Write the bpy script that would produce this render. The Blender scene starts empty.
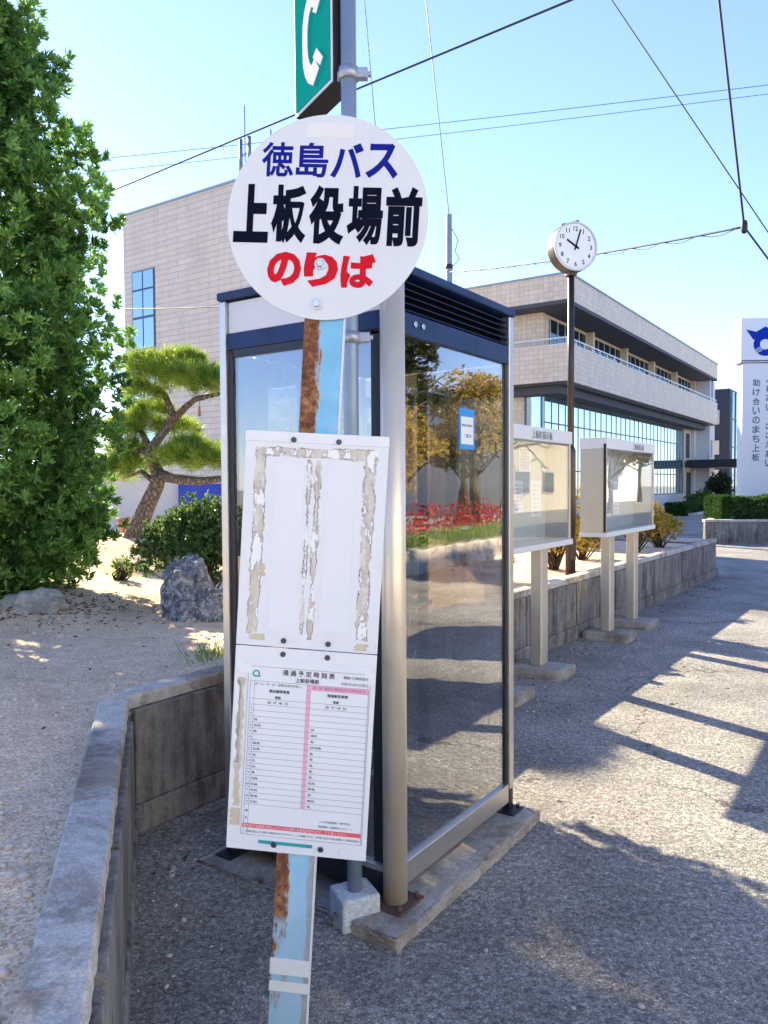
import bpy, bmesh, math, random
import numpy as np
from mathutils import Vector, Matrix, Euler, noise

random.seed(7)
rng = np.random.default_rng(7)
C = bpy.context.scene.collection
R = math.radians

# ------------------------------------------------------------------ camera
CAM_H = 1.55
F_PX = 770.0
PITCH = R(2.0)
cam = bpy.data.cameras.new('camera')
cam.sensor_fit = 'VERTICAL'
cam.sensor_height = 36.0
cam.sensor_width = 27.0
cam.lens = F_PX / 1024 * 36.0
cam.clip_start = 0.05
cam.clip_end = 2000
cam_o = bpy.data.objects.new('camera', cam)
C.objects.link(cam_o)
cam_o.location = (0, 0, CAM_H)
cam_o.rotation_euler = (Matrix.Rotation(R(90) - PITCH, 3, 'X') @ Matrix.Rotation(R(-0.35), 3, 'Z')).to_euler()
bpy.context.scene.camera = cam_o

# ------------------------------------------------------------------ light
SUN_AZ = R(33.5)       # left of the viewing direction
SUN_EL = R(27.0)
w = bpy.data.worlds.new('World')
bpy.context.scene.world = w
w.use_nodes = True
wn = w.node_tree
sky = wn.nodes.new('ShaderNodeTexSky')
sky.sky_type = 'NISHITA'
sky.sun_disc = False
sky.sun_elevation = SUN_EL
sky.sun_rotation = -SUN_AZ
sky.air_density = 1.0
sky.dust_density = 0.05
sky.ozone_density = 3.0
hs = wn.nodes.new('ShaderNodeHueSaturation')
hs.inputs['Saturation'].default_value = 0.9
wn.links.new(sky.outputs[0], hs.inputs['Color'])
tn = wn.nodes.new('ShaderNodeMix')
tn.data_type = 'RGBA'
tn.blend_type = 'MULTIPLY'
tn.inputs[0].default_value = 1.0
tn.inputs[7].default_value = (0.85, 0.89, 1.13, 1)
wn.links.new(hs.outputs[0], tn.inputs[6])
wn.links.new(tn.outputs[2], wn.nodes['Background'].inputs[0])
wn.nodes['Background'].inputs[1].default_value = 0.092
sl = bpy.data.lights.new('sun', 'SUN')
sl.energy = 5.0
sl.angle = R(0.55)
sl.color = (1.0, 0.83, 0.56)
so = bpy.data.objects.new('sun', sl)
C.objects.link(so)
to_sun = Vector((-math.sin(SUN_AZ) * math.cos(SUN_EL), math.cos(SUN_AZ) * math.cos(SUN_EL), math.sin(SUN_EL)))
so.rotation_euler = to_sun.to_track_quat('Z', 'Y').to_euler()
so.location = (-20, 30, 30)
vs = bpy.context.scene.view_settings
vs.view_transform = 'Standard'
vs.look = 'None'
vs.gamma = 1.0
vs.use_curve_mapping = False
vs.exposure = 1.9
cy = bpy.context.scene.cycles
cy.max_bounces = 8
cy.transparent_max_bounces = 24
cy.glossy_bounces = 4

# ------------------------------------------------------------------ frames
ROT = R(55.8)                     # the road direction u measured from +X
U = Vector((math.cos(ROT), math.sin(ROT), 0))
V = Vector((-math.sin(ROT), math.cos(ROT), 0))


def st(s, t, z=0.0):
    p = U * s + V * t
    return Vector((p.x, p.y, z))


def at(px, py, Y):
    """world point at forward distance Y that the photograph shows at this pixel"""
    xc = (px - 384) / F_PX
    yc = (512 - py) / F_PX
    d = Vector((xc, math.cos(PITCH) + math.sin(PITCH) * yc, -math.sin(PITCH) + math.cos(PITCH) * yc))
    return Vector((0, 0, CAM_H)) + d * (Y / d.y)


# ------------------------------------------------------------------ node helpers
class NB:
    def __init__(self, name):
        self.m = bpy.data.materials.new(name)
        self.m.use_nodes = True
        self.t = self.m.node_tree
        self.b = self.t.nodes['Principled BSDF']
        self.out = self.t.nodes['Material Output']
        self._co = None

    def n(self, kind, **kw):
        x = self.t.nodes.new(kind)
        for k, v in kw.items():
            setattr(x, k, v)
        return x

    def l(self, a, b):
        self.t.links.new(a, b)

    def co(self):
        if self._co is None:
            self._co = self.n('ShaderNodeTexCoord').outputs['Object']
        return self._co

    def put(self, sock, v):
        if hasattr(v, 'is_linked') or hasattr(v, 'links'):
            self.l(v, sock)
        else:
            sock.default_value = v

    def math(self, op, a, b=0.0, c=None, clamp=False):
        x = self.n('ShaderNodeMath', operation=op)
        x.use_clamp = clamp
        self.put(x.inputs[0], a)
        self.put(x.inputs[1], b)
        if c is not None:
            self.put(x.inputs[2], c)
        return x.outputs[0]

    def noise(self, scale, detail=4, rough=0.55, vec=None, dist=0.0, out='Fac'):
        x = self.n('ShaderNodeTexNoise')
        x.inputs['Scale'].default_value = scale
        x.inputs['Detail'].default_value = detail
        x.inputs['Roughness'].default_value = rough
        x.inputs['Distortion'].default_value = dist
        self.l(vec if vec is not None else self.co(), x.inputs['Vector'])
        return x.outputs[out]

    def voro(self, scale, feature='F1', out='Distance', vec=None):
        x = self.n('ShaderNodeTexVoronoi', feature=feature)
        x.inputs['Scale'].default_value = scale
        self.l(vec if vec is not None else self.co(), x.inputs['Vector'])
        return x.outputs[out]

    def ramp(self, fac, stops):
        x = self.n('ShaderNodeValToRGB')
        e = x.color_ramp.elements
        e[0].position, e[0].color = stops[0][0], (*stops[0][1], 1)
        e[1].position, e[1].color = stops[-1][0], (*stops[-1][1], 1)
        for p, c in stops[1:-1]:
            q = e.new(p)
            q.color = (*c, 1)
        self.l(fac, x.inputs[0])
        return x.outputs[0]

    def step(self, v, a, b):
        x = self.n('ShaderNodeMapRange')
        x.interpolation_type = 'SMOOTHSTEP'
        self.put(x.inputs[0], v)
        x.inputs[1].default_value = a
        x.inputs[2].default_value = b
        return x.outputs[0]

    def mix(self, fac, a, b, mode='MIX'):
        x = self.n('ShaderNodeMix', data_type='RGBA', blend_type=mode)
        self.put(x.inputs[0], fac)
        for sock, v in ((x.inputs[6], a), (x.inputs[7], b)):
            if isinstance(v, (tuple, list)):
                sock.default_value = (*v[:3], 1)
            else:
                self.l(v, sock)
        return x.outputs[2]

    def scale_col(self, col, fac):
        """multiply a colour by a scalar socket"""
        x = self.n('ShaderNodeVectorMath', operation='SCALE')
        if isinstance(col, (tuple, list)):
            x.inputs[0].default_value = col[:3]
        else:
            self.l(col, x.inputs[0])
        self.put(x.inputs['Scale'], fac)
        return x.outputs[0]

    def bump(self, h, strength=0.5, dist=0.01, prev=None):
        x = self.n('ShaderNodeBump')
        x.inputs['Strength'].default_value = strength
        x.inputs['Distance'].default_value = dist
        self.l(h, x.inputs['Height'])
        if prev is not None:
            self.l(prev, x.inputs['Normal'])
        return x.outputs[0]

    def xyz(self, vec=None):
        x = self.n('ShaderNodeSeparateXYZ')
        self.l(vec if vec is not None else self.co(), x.inputs[0])
        return x.outputs

    def vec(self, x=0.0, y=0.0, z=0.0):
        c = self.n('ShaderNodeCombineXYZ')
        for s, v in zip(c.inputs, (x, y, z)):
            self.put(s, v)
        return c.outputs[0]

    def base(self, col, rough=None, metal=None, normal=None, spec=None):
        if isinstance(col, (tuple, list)):
            self.b.inputs['Base Color'].default_value = (*col[:3], 1)
        else:
            self.l(col, self.b.inputs['Base Color'])
        if rough is not None:
            self.put(self.b.inputs['Roughness'], rough)
        if metal is not None:
            self.put(self.b.inputs['Metallic'], metal)
        if spec is not None:
            self.put(self.b.inputs['Specular IOR Level'], spec)
        if normal is not None:
            self.l(normal, self.b.inputs['Normal'])
        return self.m


def plain(name, col, rough=0.6, metal=0.0, var=0.25, scale=6.0, bscale=None, bstr=0.2, bdist=0.004, spec=0.5):
    """a surface with soft uneven wear"""
    k = NB(name)
    f = k.math('MULTIPLY_ADD', k.noise(scale, 6, 0.62), 2 * var, 1 - var)
    nrm = k.bump(k.noise(bscale, 5, 0.6), bstr, bdist) if bscale else None
    rr = k.math('MULTIPLY_ADD', k.noise(scale * 2.3, 4), 0.3, rough - 0.15, clamp=True)
    return k.base(k.scale_col(col, f), rr, metal, nrm, spec)


# ------------------------------------------------------------------ materials
def m_asphalt():
    k = NB('asphalt')
    c1 = k.xyz(k.voro(165, out='Color'))[0]
    c2 = k.xyz(k.voro(300, out='Color'))[1]
    stones = k.ramp(c1, [(0.0, (.16, .159, .156)), (0.35, (.235, .232, .222)), (0.75, (.30, .293, .276)), (0.96, (.37, .36, .335)), (1.0, (.60, .585, .55))])
    fine = k.math('MULTIPLY_ADD', c2, 0.7, 0.7)
    big = k.math('MULTIPLY_ADD', k.step(k.noise(0.9, 8, 0.72), 0.3, 0.7), 0.7, 0.68)
    mid = k.math('MULTIPLY_ADD', k.step(k.noise(38, 10, 0.88), 0.38, 0.64), 1.25, 0.38)
    col = k.scale_col(k.scale_col(k.scale_col(stones, fine), big), mid)
    col = k.scale_col(col, 1.08)
    # hairline cracks, a few darker stains and repaired areas
    wv = k.n('ShaderNodeVectorMath', operation='ADD')
    k.l(k.co(), wv.inputs[0])
    wn_ = k.n('ShaderNodeVectorMath', operation='SCALE')
    k.l(k.noise(2.6, 6, 0.7, out='Color'), wn_.inputs[0])
    wn_.inputs['Scale'].default_value = 0.55
    k.l(wn_.outputs[0], wv.inputs[1])
    crack = k.step(k.voro(0.42, 'DISTANCE_TO_EDGE', vec=wv.outputs[0]), 0.006, 0.002)
    crack = k.math('MULTIPLY', crack, k.step(k.noise(0.7, 3), 0.42, 0.56))
    col = k.mix(k.math('MULTIPLY', crack, 0.75), col, (.03, .03, .032))
    stain = k.step(k.noise(0.55, 5, 0.55), 0.56, 0.66)
    col = k.mix(k.math('MULTIPLY', stain, 0.35), col, (.08, .08, .085))
    h = k.math('ADD', k.math('MULTIPLY', k.voro(165), -0.7), k.math('MULTIPLY', k.noise(60, 6, 0.75), 1.2))
    nb = k.bump(h, 0.75, 0.011)
    nb = k.bump(k.noise(9, 7, 0.75), 0.7, 0.04, nb)
    return k.base(col, 0.78, 0, nb, 0.4)


def m_soil():
    k = NB('decomposed_granite_soil')
    c1 = k.xyz(k.voro(130, out='Color'))[0]
    col = k.ramp(c1, [(0, (.50, .36, .23)), (0.5, (.80, .605, .43)), (0.9, (.86, .67, .48)), (1, (.92, .78, .62))])
    big = k.noise(0.8, 7, 0.7)
    mid = k.noise(5.5, 6, 0.7)
    col = k.scale_col(col, k.math('MULTIPLY_ADD', mid, 0.8, 0.58))
    leafy = k.step(k.math('ADD', k.noise(1.6, 7, 0.75), k.math('MULTIPLY', big, 0.5)), 0.90, 1.02)
    col = k.mix(k.math('MULTIPLY', leafy, 0.6), col, (.2, .15, .1))
    dry = k.step(k.noise(2.6, 8, 0.8, vec=k.vec(k.math('MULTIPLY', k.xyz()[0], 1.0), k.math('MULTIPLY', k.xyz()[1], 2.2), 0.0)), 0.5, 0.68)
    col = k.mix(k.math('MULTIPLY', dry, 0.55), col, (.36, .29, .21))
    h = k.math('ADD', k.math('MULTIPLY', k.noise(30, 6, 0.75), 1.0), k.math('MULTIPLY', k.voro(60), -0.5))
    nb = k.bump(h, 0.55, 0.012)
    nb = k.bump(mid, 0.3, 0.06, nb)
    return k.base(col, 0.95, 0, nb, 0.2)


def m_concrete(name, col=(.36, .355, .34), stain=0.6, scale=3.0, streak=True):
    k = NB(name)
    a = k.noise(scale, 8, 0.72)
    b = k.noise(scale * 9, 6, 0.65)
    g = k.xyz(k.voro(210, out='Color'))[0]
    c = k.scale_col(col, k.math('MULTIPLY_ADD', b, 0.9, 0.55))
    c = k.scale_col(c, k.math('MULTIPLY_ADD', g, 0.35, 0.82))
    if streak:
        xyz = k.xyz()
        sv = k.vec(k.math('MULTIPLY', xyz[0], 14.0), k.math('MULTIPLY', xyz[1], 14.0), k.math('MULTIPLY', xyz[2], 1.6))
        s = k.noise(1.0, 6, 0.7, vec=sv)
        dirt = k.step(k.math('ADD', k.math('MULTIPLY', s, 0.62), k.math('MULTIPLY', a, 0.5)), 0.46, 0.72)
    else:
        dirt = k.step(a, 0.46, 0.7)
    c = k.mix(k.math('MULTIPLY', dirt, stain), c, (.055, .05, .05))
    brown = k.step(k.noise(scale * .9, 8, 0.75, dist=.6), 0.53 if streak else 0.49, 0.68 if streak else 0.6)
    c = k.mix(k.math('MULTIPLY', brown, stain * 0.7), c, (.15, .105, .075) if streak else (.20, .13, .085))
    light = k.step(k.noise(scale * 4, 7, 0.8), 0.63, 0.75)
    c = k.mix(k.math('MULTIPLY', light, 0.45), c, (.5, .5, .47))
    nb = k.bump(k.math('ADD', k.noise(120, 4, 0.7), k.math('MULTIPLY', b, 0.7)), 0.55, 0.006)
    return k.base(c, 0.9, 0, nb, 0.3)


def m_tile(name, col, tw, th, mortar=(.3, .27, .24), mw=0.03, offset=0.5, var=0.1):
    """tiled wall: coordinates are metres along the wall and up it"""
    k = NB(name)
    x = k.xyz()
    v = k.vec(k.math('ADD', x[0], x[1]), x[2], 0.0)
    br = k.n('ShaderNodeTexBrick', offset=offset)
    k.l(v, br.inputs['Vector'])
    br.inputs['Scale'].default_value = 1.0
    br.inputs['Brick Width'].default_value = tw
    br.inputs['Row Height'].default_value = th
    br.inputs['Mortar Size'].default_value = mw
    br.inputs['Mortar Smooth'].default_value = 0.2
    br.inputs['Color1'].default_value = (*[c * (1 - var) for c in col], 1)
    br.inputs['Color2'].default_value = (*[c * (1 + var) for c in col], 1)
    br.inputs['Mortar'].default_value = (*mortar, 1)
    sv = k.vec(k.math('MULTIPLY', k.math('ADD', x[0], x[1]), 2.5), 0.0, k.math('MULTIPLY', x[2], 0.35))
    wash = k.math('MULTIPLY_ADD', k.noise(1.0, 6, 0.65, vec=sv), 0.45, 0.78)
    c = k.scale_col(br.outputs['Color'], wash)
    nb = k.bump(br.outputs['Fac'], -0.4, 0.02)
    return k.base(c, 0.6, 0, nb, 0.4)


def m_leaf(name, dark, light, trans=0.35, rough=0.5, spec=0.4):
    k = NB(name)
    a = k.n('ShaderNodeAttribute', attribute_name='tint')
    col = k.mix(a.outputs['Fac'], dark, light)
    k.base(col, rough, 0, None, spec)
    tr = k.n('ShaderNodeBsdfTranslucent')
    k.l(k.mix(0.35, k.scale_col(col, 1.5), (light[0] * 1.7, light[1] * 1.6, light[2] * .8)), tr.inputs[0])
    mx = k.n('ShaderNodeMixShader')
    mx.inputs[0].default_value = trans
    k.l(k.b.outputs[0], mx.inputs[1])
    k.l(tr.outputs[0], mx.inputs[2])
    k.l(mx.outputs[0], k.out.inputs[0])
    return k.m


def m_glass(name, tint=(.8, .84, .83), ior=1.5, gain=1.6, rough=0.0, wob=0.0, dirt=0.03):
    """window pane: clear through, mirror-like at a slant, a film of dust"""
    k = NB(name)
    lw = k.n('ShaderNodeLayerWeight')
    lw.inputs['Blend'].default_value = 0.5
    f0 = ((ior - 1) / (ior + 1)) ** 2
    sch = k.math('MULTIPLY_ADD', k.math('POWER', lw.outputs['Facing'], 5.0), 1 - f0, f0)
    fac = k.math('MULTIPLY', sch, gain, clamp=True)
    gl = k.n('ShaderNodeBsdfGlossy')
    gl.inputs['Roughness'].default_value = rough
    gl.inputs['Color'].default_value = (.95, .97, 1, 1)
    tr = k.n('ShaderNodeBsdfTransparent')
    tr.inputs[0].default_value = (*tint, 1)
    if wob:
        nb = k.bump(k.noise(2.2, 2, 0.4), wob, 0.02)
        k.l(nb, gl.inputs['Normal'])
    mx = k.n('ShaderNodeMixShader')
    k.l(fac, mx.inputs[0])
    k.l(tr.outputs[0], mx.inputs[1])
    k.l(gl.outputs[0], mx.inputs[2])
    df = k.n('ShaderNodeBsdfDiffuse')
    df.inputs[0].default_value = (.5, .5, .48, 1)
    m2 = k.n('ShaderNodeMixShader')
    k.l(k.math('MULTIPLY', k.step(k.noise(9, 6, 0.7), 0.35, 0.8), dirt), m2.inputs[0])
    k.l(mx.outputs[0], m2.inputs[1])
    k.l(df.outputs[0], m2.inputs[2])
    k.l(m2.outputs[0], k.out.inputs[0])
    return k.m


def m_mirror_glass(name, base, fac, tint=(.8, .92, 1)):
    """large building glazing: dark room behind, sky in front"""
    k = NB(name)
    gl = k.n('ShaderNodeBsdfGlossy')
    gl.inputs['Roughness'].default_value = 0.03
    gl.inputs['Color'].default_value = (*tint, 1)
    nb = k.bump(k.noise(0.7, 2, 0.4), 0.05, 0.05)
    k.l(nb, gl.inputs['Normal'])
    df = k.n('ShaderNodeBsdfDiffuse')
    df.inputs[0].default_value = (*base, 1)
    mx = k.n('ShaderNodeMixShader')
    mx.inputs[0].default_value = fac
    k.l(df.outputs[0], mx.inputs[1])
    k.l(gl.outputs[0], mx.inputs[2])
    k.l(mx.outputs[0], k.out.inputs[0])
    return k.m


def m_blue_pole():
    """sky blue paint on a steel strip, rusted along one edge"""
    k = NB('rusted_blue_paint')
    x = k.xyz()
    stretch = k.vec(k.math('MULTIPLY', x[0], 30.0), 0.0, k.math('MULTIPLY', x[2], 9.0))
    n1 = k.noise(1.0, 6, 0.7, vec=stretch)
    n2 = k.noise(60, 5, 0.7)
    paint = k.scale_col((.17, .47, .72), k.math('MULTIPLY_ADD', k.noise(14, 6, 0.65), 0.5, 0.75))
    pale = k.step(k.noise(6, 6, 0.7), 0.45, 0.7)
    low = k.step(x[2], 0.95, 0.55)
    paint = k.mix(k.math('MULTIPLY', k.math('ADD', k.math('MULTIPLY', pale, 0.35), k.math('MULTIPLY', low, 0.5)), 1.0), paint, (.47, .62, .74))
    # the rust reaches further in at the top than at the foot
    edge = k.math('ADD', k.math('MULTIPLY_ADD', n1, -0.085, 0.026), k.math('MULTIPLY', k.step(x[2], 1.0, 1.75), -0.010))
    d = k.math('ADD', k.math('ADD', x[0], 0.0305), edge)
    rust_l = k.step(d, 0.004, -0.006)
    band = k.math('MULTIPLY', k.step(x[2], 0.52, 0.56), 1.0)
    rust_l = k.math('MULTIPLY', rust_l, k.math('MAXIMUM', band, k.step(n1, 0.5, 0.6)))
    d2 = k.math('ADD', k.math('SUBTRACT', 0.042, x[0]), k.math('MULTIPLY_ADD', n1, -0.05, 0.016))
    rust_r = k.math('MULTIPLY', k.step(d2, 0.004, -0.004), k.step(x[2], 0.9, 0.7))
    m = k.math('MAXIMUM', rust_l, k.math('MULTIPLY', rust_r, 0.6))
    rust = k.ramp(k.math('ADD', k.math('MULTIPLY', n2, 0.6), k.math('MULTIPLY', k.noise(18, 7, 0.75), 0.5)), [(0.38, (.035, .014, .012)), (0.52, (.16, .06, .03)), (0.64, (.36, .17, .08)), (0.78, (.5, .36, .26))])
    spots = k.step(k.noise(85, 5, 0.75), 0.7, 0.74)
    m = k.math('MAXIMUM', m, k.math('MULTIPLY', spots, 0.6))
    # a worn pale rim where paint meets rust
    rim = k.math('MULTIPLY', k.math('MULTIPLY', m, k.math('SUBTRACT', 1.0, m)), 2.5, clamp=True)
    c = k.mix(m, paint, rust)
    c = k.mix(k.math('MULTIPLY', rim, 0.55), c, (.5, .55, .55))
    nb = k.bump(k.math('ADD', k.math('MULTIPLY', m, k.noise(90, 4)), k.math('MULTIPLY', m, 0.6)), 0.5, 0.002)
    return k.base(c, k.math('MULTIPLY_ADD', m, 0.45, 0.42), 0, nb, 0.45)


def m_residue(boxes, whites):
    """white plate with old tape torn off in strips"""
    k = NB('peeled_white_plate')
    x = k.xyz()
    d1 = k.math('MULTIPLY_ADD', k.noise(30, 9, 0.78), 0.026, -0.013)
    d2 = k.math('MULTIPLY_ADD', k.noise(9, 3, 0.5), 0.014, -0.007)
    d = k.math('ADD', d1, d2)

    def box(cx, cz, hx, hz):
        a = k.math('SUBTRACT', k.math('ABSOLUTE', k.math('SUBTRACT', x[0], cx)), hx)
        b = k.math('SUBTRACT', k.math('ABSOLUTE', k.math('SUBTRACT', x[2], cz)), hz)
        return k.math('MAXIMUM', a, b)
    sd = None
    for b in boxes:
        e = box(*b)
        sd = e if sd is None else k.math('MINIMUM', sd, e)
    sd = k.math('ADD', sd, d)
    inside = k.step(sd, 0.0008, -0.0008)
    line = k.step(k.math('ABSOLUTE', sd), 0.0019, 0.0006)
    line = k.math('MULTIPLY', line, k.step(k.noise(26, 4, 0.6), 0.42, 0.56))
    x2 = k.vec(k.math('MULTIPLY', x[0], 1.0), 0.0, k.math('MULTIPLY', x[2], 0.45))
    g = k.noise(40, 8, 0.78, vec=x2)
    grime = k.ramp(g, [(0.3, (.30, .25, .20)), (0.42, (.50, .455, .40)), (0.54, (.62, .585, .535)), (0.68, (.74, .73, .71))])
    # strips of white paper left standing inside the torn bands
    left_ = k.noise(21, 7, 0.68, vec=x2)
    flake = k.step(left_, 0.515, 0.52)
    fline = k.step(k.math('ABSOLUTE', k.math('SUBTRACT', left_, 0.516)), 0.012, 0.004)
    grime = k.mix(flake, grime, (.80, .815, .84))
    bg = k.noise(11, 3, 0.5, vec=x2)
    beige = k.math('MULTIPLY', k.step(bg, 0.57, 0.58), k.math('SUBTRACT', 1.0, flake))
    grime = k.mix(k.math('MULTIPLY', beige, 0.85), grime, (.60, .545, .44))
    grime = k.mix(k.math('MULTIPLY', fline, 0.75), grime, (.17, .15, .13))
    plate = k.scale_col((.72, .755, .80), k.math('MULTIPLY_ADD', k.noise(11, 7, 0.7), 0.2, 0.88))
    c = k.mix(inside, plate, grime)
    dark = k.step(k.noise(75, 6, 0.8), 0.66, 0.7)
    c = k.mix(k.math('MULTIPLY', k.math('MULTIPLY', dark, inside), 0.55), c, (.12, .1, .085))
    c = k.mix(k.math('MULTIPLY', line, 0.8), c, (.14, .12, .10))
    # pinholes and scuffs everywhere
    speck = k.step(k.noise(150, 3, 0.6), 0.77, 0.79)
    c = k.mix(k.math('MULTIPLY', speck, 0.5), c, (.25, .22, .2))
    nb = k.bump(inside, -0.3, 0.001)
    return k.base(c, 0.42, 0, nb, 0.4)


MT = {}
MT['asphalt'] = m_asphalt()
MT['soil'] = m_soil()
MT['wall_concrete'] = m_concrete('weathered_concrete', (.25, .245, .235), 0.95, 2.6)
MT['cap_concrete'] = m_concrete('pale_concrete', (.52, .50, .46), 0.8, 2.4, streak=False)
MT['slab_concrete'] = m_concrete('rough_slab_concrete', (.33, .33, .31), 0.6, 5.0, streak=False)
MT['block_concrete'] = m_concrete('painted_block', (.46, .53, .58), 0.25, 6.0, streak=False)
MT['steel'] = plain('brushed_stainless_steel', (.60, .575, .535), 0.38, 0.92, 0.12, 9)
MT['post_steel'] = plain('warm_satin_steel', (.78, .69, .55), 0.42, 0.6, 0.12, 5)
MT['dark_frame'] = plain('dark_navy_frame', (.02, .024, .034), 0.4, 0.3, 0.2, 8)
MT['navy'] = plain('navy_enamel', (.012, .035, .11), 0.5, 0.0, 0.45, 7, 40, 0.1, 0.002, 0.25)
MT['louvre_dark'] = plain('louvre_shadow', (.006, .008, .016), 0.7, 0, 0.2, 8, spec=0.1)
MT['slat'] = plain('louvre_slat_enamel', (.010, .025, .075), 0.6, 0.0, 0.3, 7, spec=0.12)
MT['logo_panel'] = plain('frosted_panel', (.60, .63, .66), 0.5, 0, 0.08, 4)
MT['emboss'] = plain('embossed_mark', (.66, .69, .72), 0.45, 0, 0.05, 4)
MT['glass'] = m_glass('booth_glass', (.76, .73, .675), 1.55, 4.2, 0.0, 0.12, 0.008)
MT['front_glass'] = m_glass('booth_front_glass', (.93, .94, .94), 1.55, 4.5, 0.0, 0.03, 0.06)
MT['board_glass'] = m_glass('notice_board_glass', (.96, .97, .96), 1.5, 1.15, 0.0, 0.02, 0.04)
MT['white_paint'] = plain('white_enamel', (.72, .755, .80), 0.38, 0, 0.06, 12)
MT['disc_white'] = plain('white_disc_enamel', (.77, .79, .82), 0.4, 0, 0.04, 8, spec=0.3)
def m_disc():
    k = NB('white_disc_enamel')
    x = k.xyz()
    sv = k.vec(k.math('MULTIPLY', x[0], 26.0), 0.0, k.math('MULTIPLY', x[2], 3.0))
    run = k.step(k.noise(1.0, 6, 0.7, vec=sv), 0.5, 0.78)
    blot = k.noise(7, 7, 0.7)
    c = k.scale_col((.65, .69, .74), k.math('MULTIPLY_ADD', blot, 0.16, 0.92))
    c = k.mix(k.math('MULTIPLY', run, 0.16), c, (.45, .42, .36))
    pit = k.step(k.noise(120, 3, 0.6), 0.76, 0.79)
    c = k.mix(k.math('MULTIPLY', pit, 0.45), c, (.3, .25, .2))
    return k.base(c, k.math('MULTIPLY_ADD', blot, 0.3, 0.28), 0, None, 0.3)


MT['disc_white'] = m_disc()
MT['faded'] = plain('faded_patch', (.72, .725, .74), 0.5, 0, 0.05, 20)
MT['blue_text'] = plain('blue_lettering', (.012, .02, .25), 0.6, 0, 0.1, 20, spec=0.0)
MT['black_text'] = plain('black_lettering', (.007, .009, .022), 0.6, 0, 0.15, 20, spec=0.0)
MT['red_text'] = plain('red_lettering', (.58, .016, .03), 0.6, 0, 0.1, 20, spec=0.0)
MT['bolt'] = plain('zinc_bolt', (.6, .6, .6), 0.35, 0.95, 0.2, 60)
MT['screw'] = plain('dark_screw', (.07, .075, .11), 0.45, 0.7, 0.3, 60)
MT['blue_pole'] = m_blue_pole()
MT['tape'] = plain('white_tape', (.74, .77, .79), 0.5, 0, 0.12, 25)
MT['paper'] = plain('printed_paper', (.72, .76, .81), 0.55, 0, 0.04, 9)
MT['ink'] = plain('black_ink', (.05, .05, .06), 0.6, 0, 0.1, 30)
MT['rule'] = plain('grey_rule', (.13, .14, .16), 0.6, 0, 0.1, 30)
MT['pink'] = plain('pink_print', (.72, .36, .5), 0.6, 0, 0.08, 20)
MT['red_print'] = plain('red_print', (.68, .1, .12), 0.6, 0, 0.1, 20)
MT['teal'] = plain('teal_print', (.02, .33, .36), 0.5, 0, 0.15, 20)
MT['beige_tape'] = plain('old_beige_tape', (.56, .49, .38), 0.6, 0, 0.35, 40)
MT['green_sign'] = plain('teal_green_sign_face', (.006, .27, .235), 0.45, 0, 0.12, 3, spec=0.0)
MT['sign_rim'] = plain('pale_sign_rim', (.7, .73, .72), 0.4, 0.2, 0.06, 9)
MT['sign_edge'] = plain('dark_sign_edge', (.016, .018, .026), 0.5, 0.1, 0.2, 9)
MT['symbol'] = plain('white_handset_symbol', (.78, .8, .8), 0.5, 0, 0.05, 9, spec=0.0)
MT['grey_post'] = plain('blue_grey_post_paint', (.23, .30, .40), 0.42, 0.25, 0.2, 8)
MT['clamp'] = plain('galvanised_clamp', (.36, .40, .46), 0.42, 0.6, 0.25, 30)
MT['rust_metal'] = plain('brown_rusty_metal', (.10, .06, .05), 0.8, 0.2, 0.4, 40)
MT['poster_blue'] = plain('poster_blue', (.015, .27, .72), 0.5, 0, 0.06, 10)
MT['phone'] = plain('grey_green_plastic', (.20, .27, .21), 0.5, 0, 0.1, 10)
MT['dark_phone'] = plain('dark_phone_metal', (.06, .065, .065), 0.5, 0.2, 0.1, 10)
MT['board_metal'] = plain('satin_beige_metal', (.60, .555, .47), 0.45, 0.7, 0.12, 4)
MT['board_white'] = plain('pale_board_trim', (.70, .71, .71), 0.45, 0.15, 0.06, 5)
MT['board_back'] = plain('pinboard_felt', (.50, .53, .48), 0.9, 0, 0.1, 8)
MT['bronze'] = plain('bronze_pole_paint', (.048, .034, .034), 0.4, 0.4, 0.2, 9)
MT['clock_case'] = plain('brown_clock_case', (.075, .058, .052), 0.4, 0.4, 0.2, 9)
MT['dial'] = plain('white_dial', (.76, .78, .78), 0.4, 0, 0.03, 9)
MT['tile_wing'] = m_tile('beige_siding_tiles', (.68, .565, .455), 1.1, 0.215, (.47, .385, .31), 0.014, 0.5, 0.05)
MT['tile'] = m_tile('beige_square_tiles', (.70, .59, .465), 0.21, 0.19, (.50, .42, .34), 0.010, 0.0, 0.08)
MT['stucco'] = plain('cream_stucco', (.66, .53, .38), 0.8, 0, 0.1, 2, 60, 0.2)
MT['pale_wall'] = plain('pale_grey_wall', (.64, .63, .60), 0.75, 0, 0.12, 1.5, 40, 0.2)
MT['cream_wall'] = plain('cream_wall', (.52, .47, .40), 0.8, 0, 0.1, 2, 60, 0.2)
MT['white_render'] = plain('white_render', (.62, .64, .66), 0.8, 0, 0.08, 2, 60, 0.2)
MT['soffit'] = plain('shaded_soffit', (.08, .085, .10), 0.8, 0, 0.2, 2)  # shadow under the overhangs is put into this dark colour
MT['coping'] = plain('blue_grey_coping', (.30, .37, .42), 0.5, 0.3, 0.1, 3)
MT['window_dark'] = m_mirror_glass('dark_window_glass', (.015, .02, .028), 0.22)
MT['window_sky'] = m_mirror_glass('sky_window_glass', (.05, .08, .1), 0.55, (.72, .9, 1))
MT['curtain_glass'] = m_mirror_glass('curtain_wall_glass', (.16, .25, .28), 0.75, (.85, 1, 1))
MT['mullion'] = plain('dark_teal_mullion', (.07, .12, .14), 0.45, 0.4, 0.1, 3)
MT['alu'] = plain('aluminium_frame', (.5, .5, .5), 0.4, 0.7, 0.1, 5)
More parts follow.
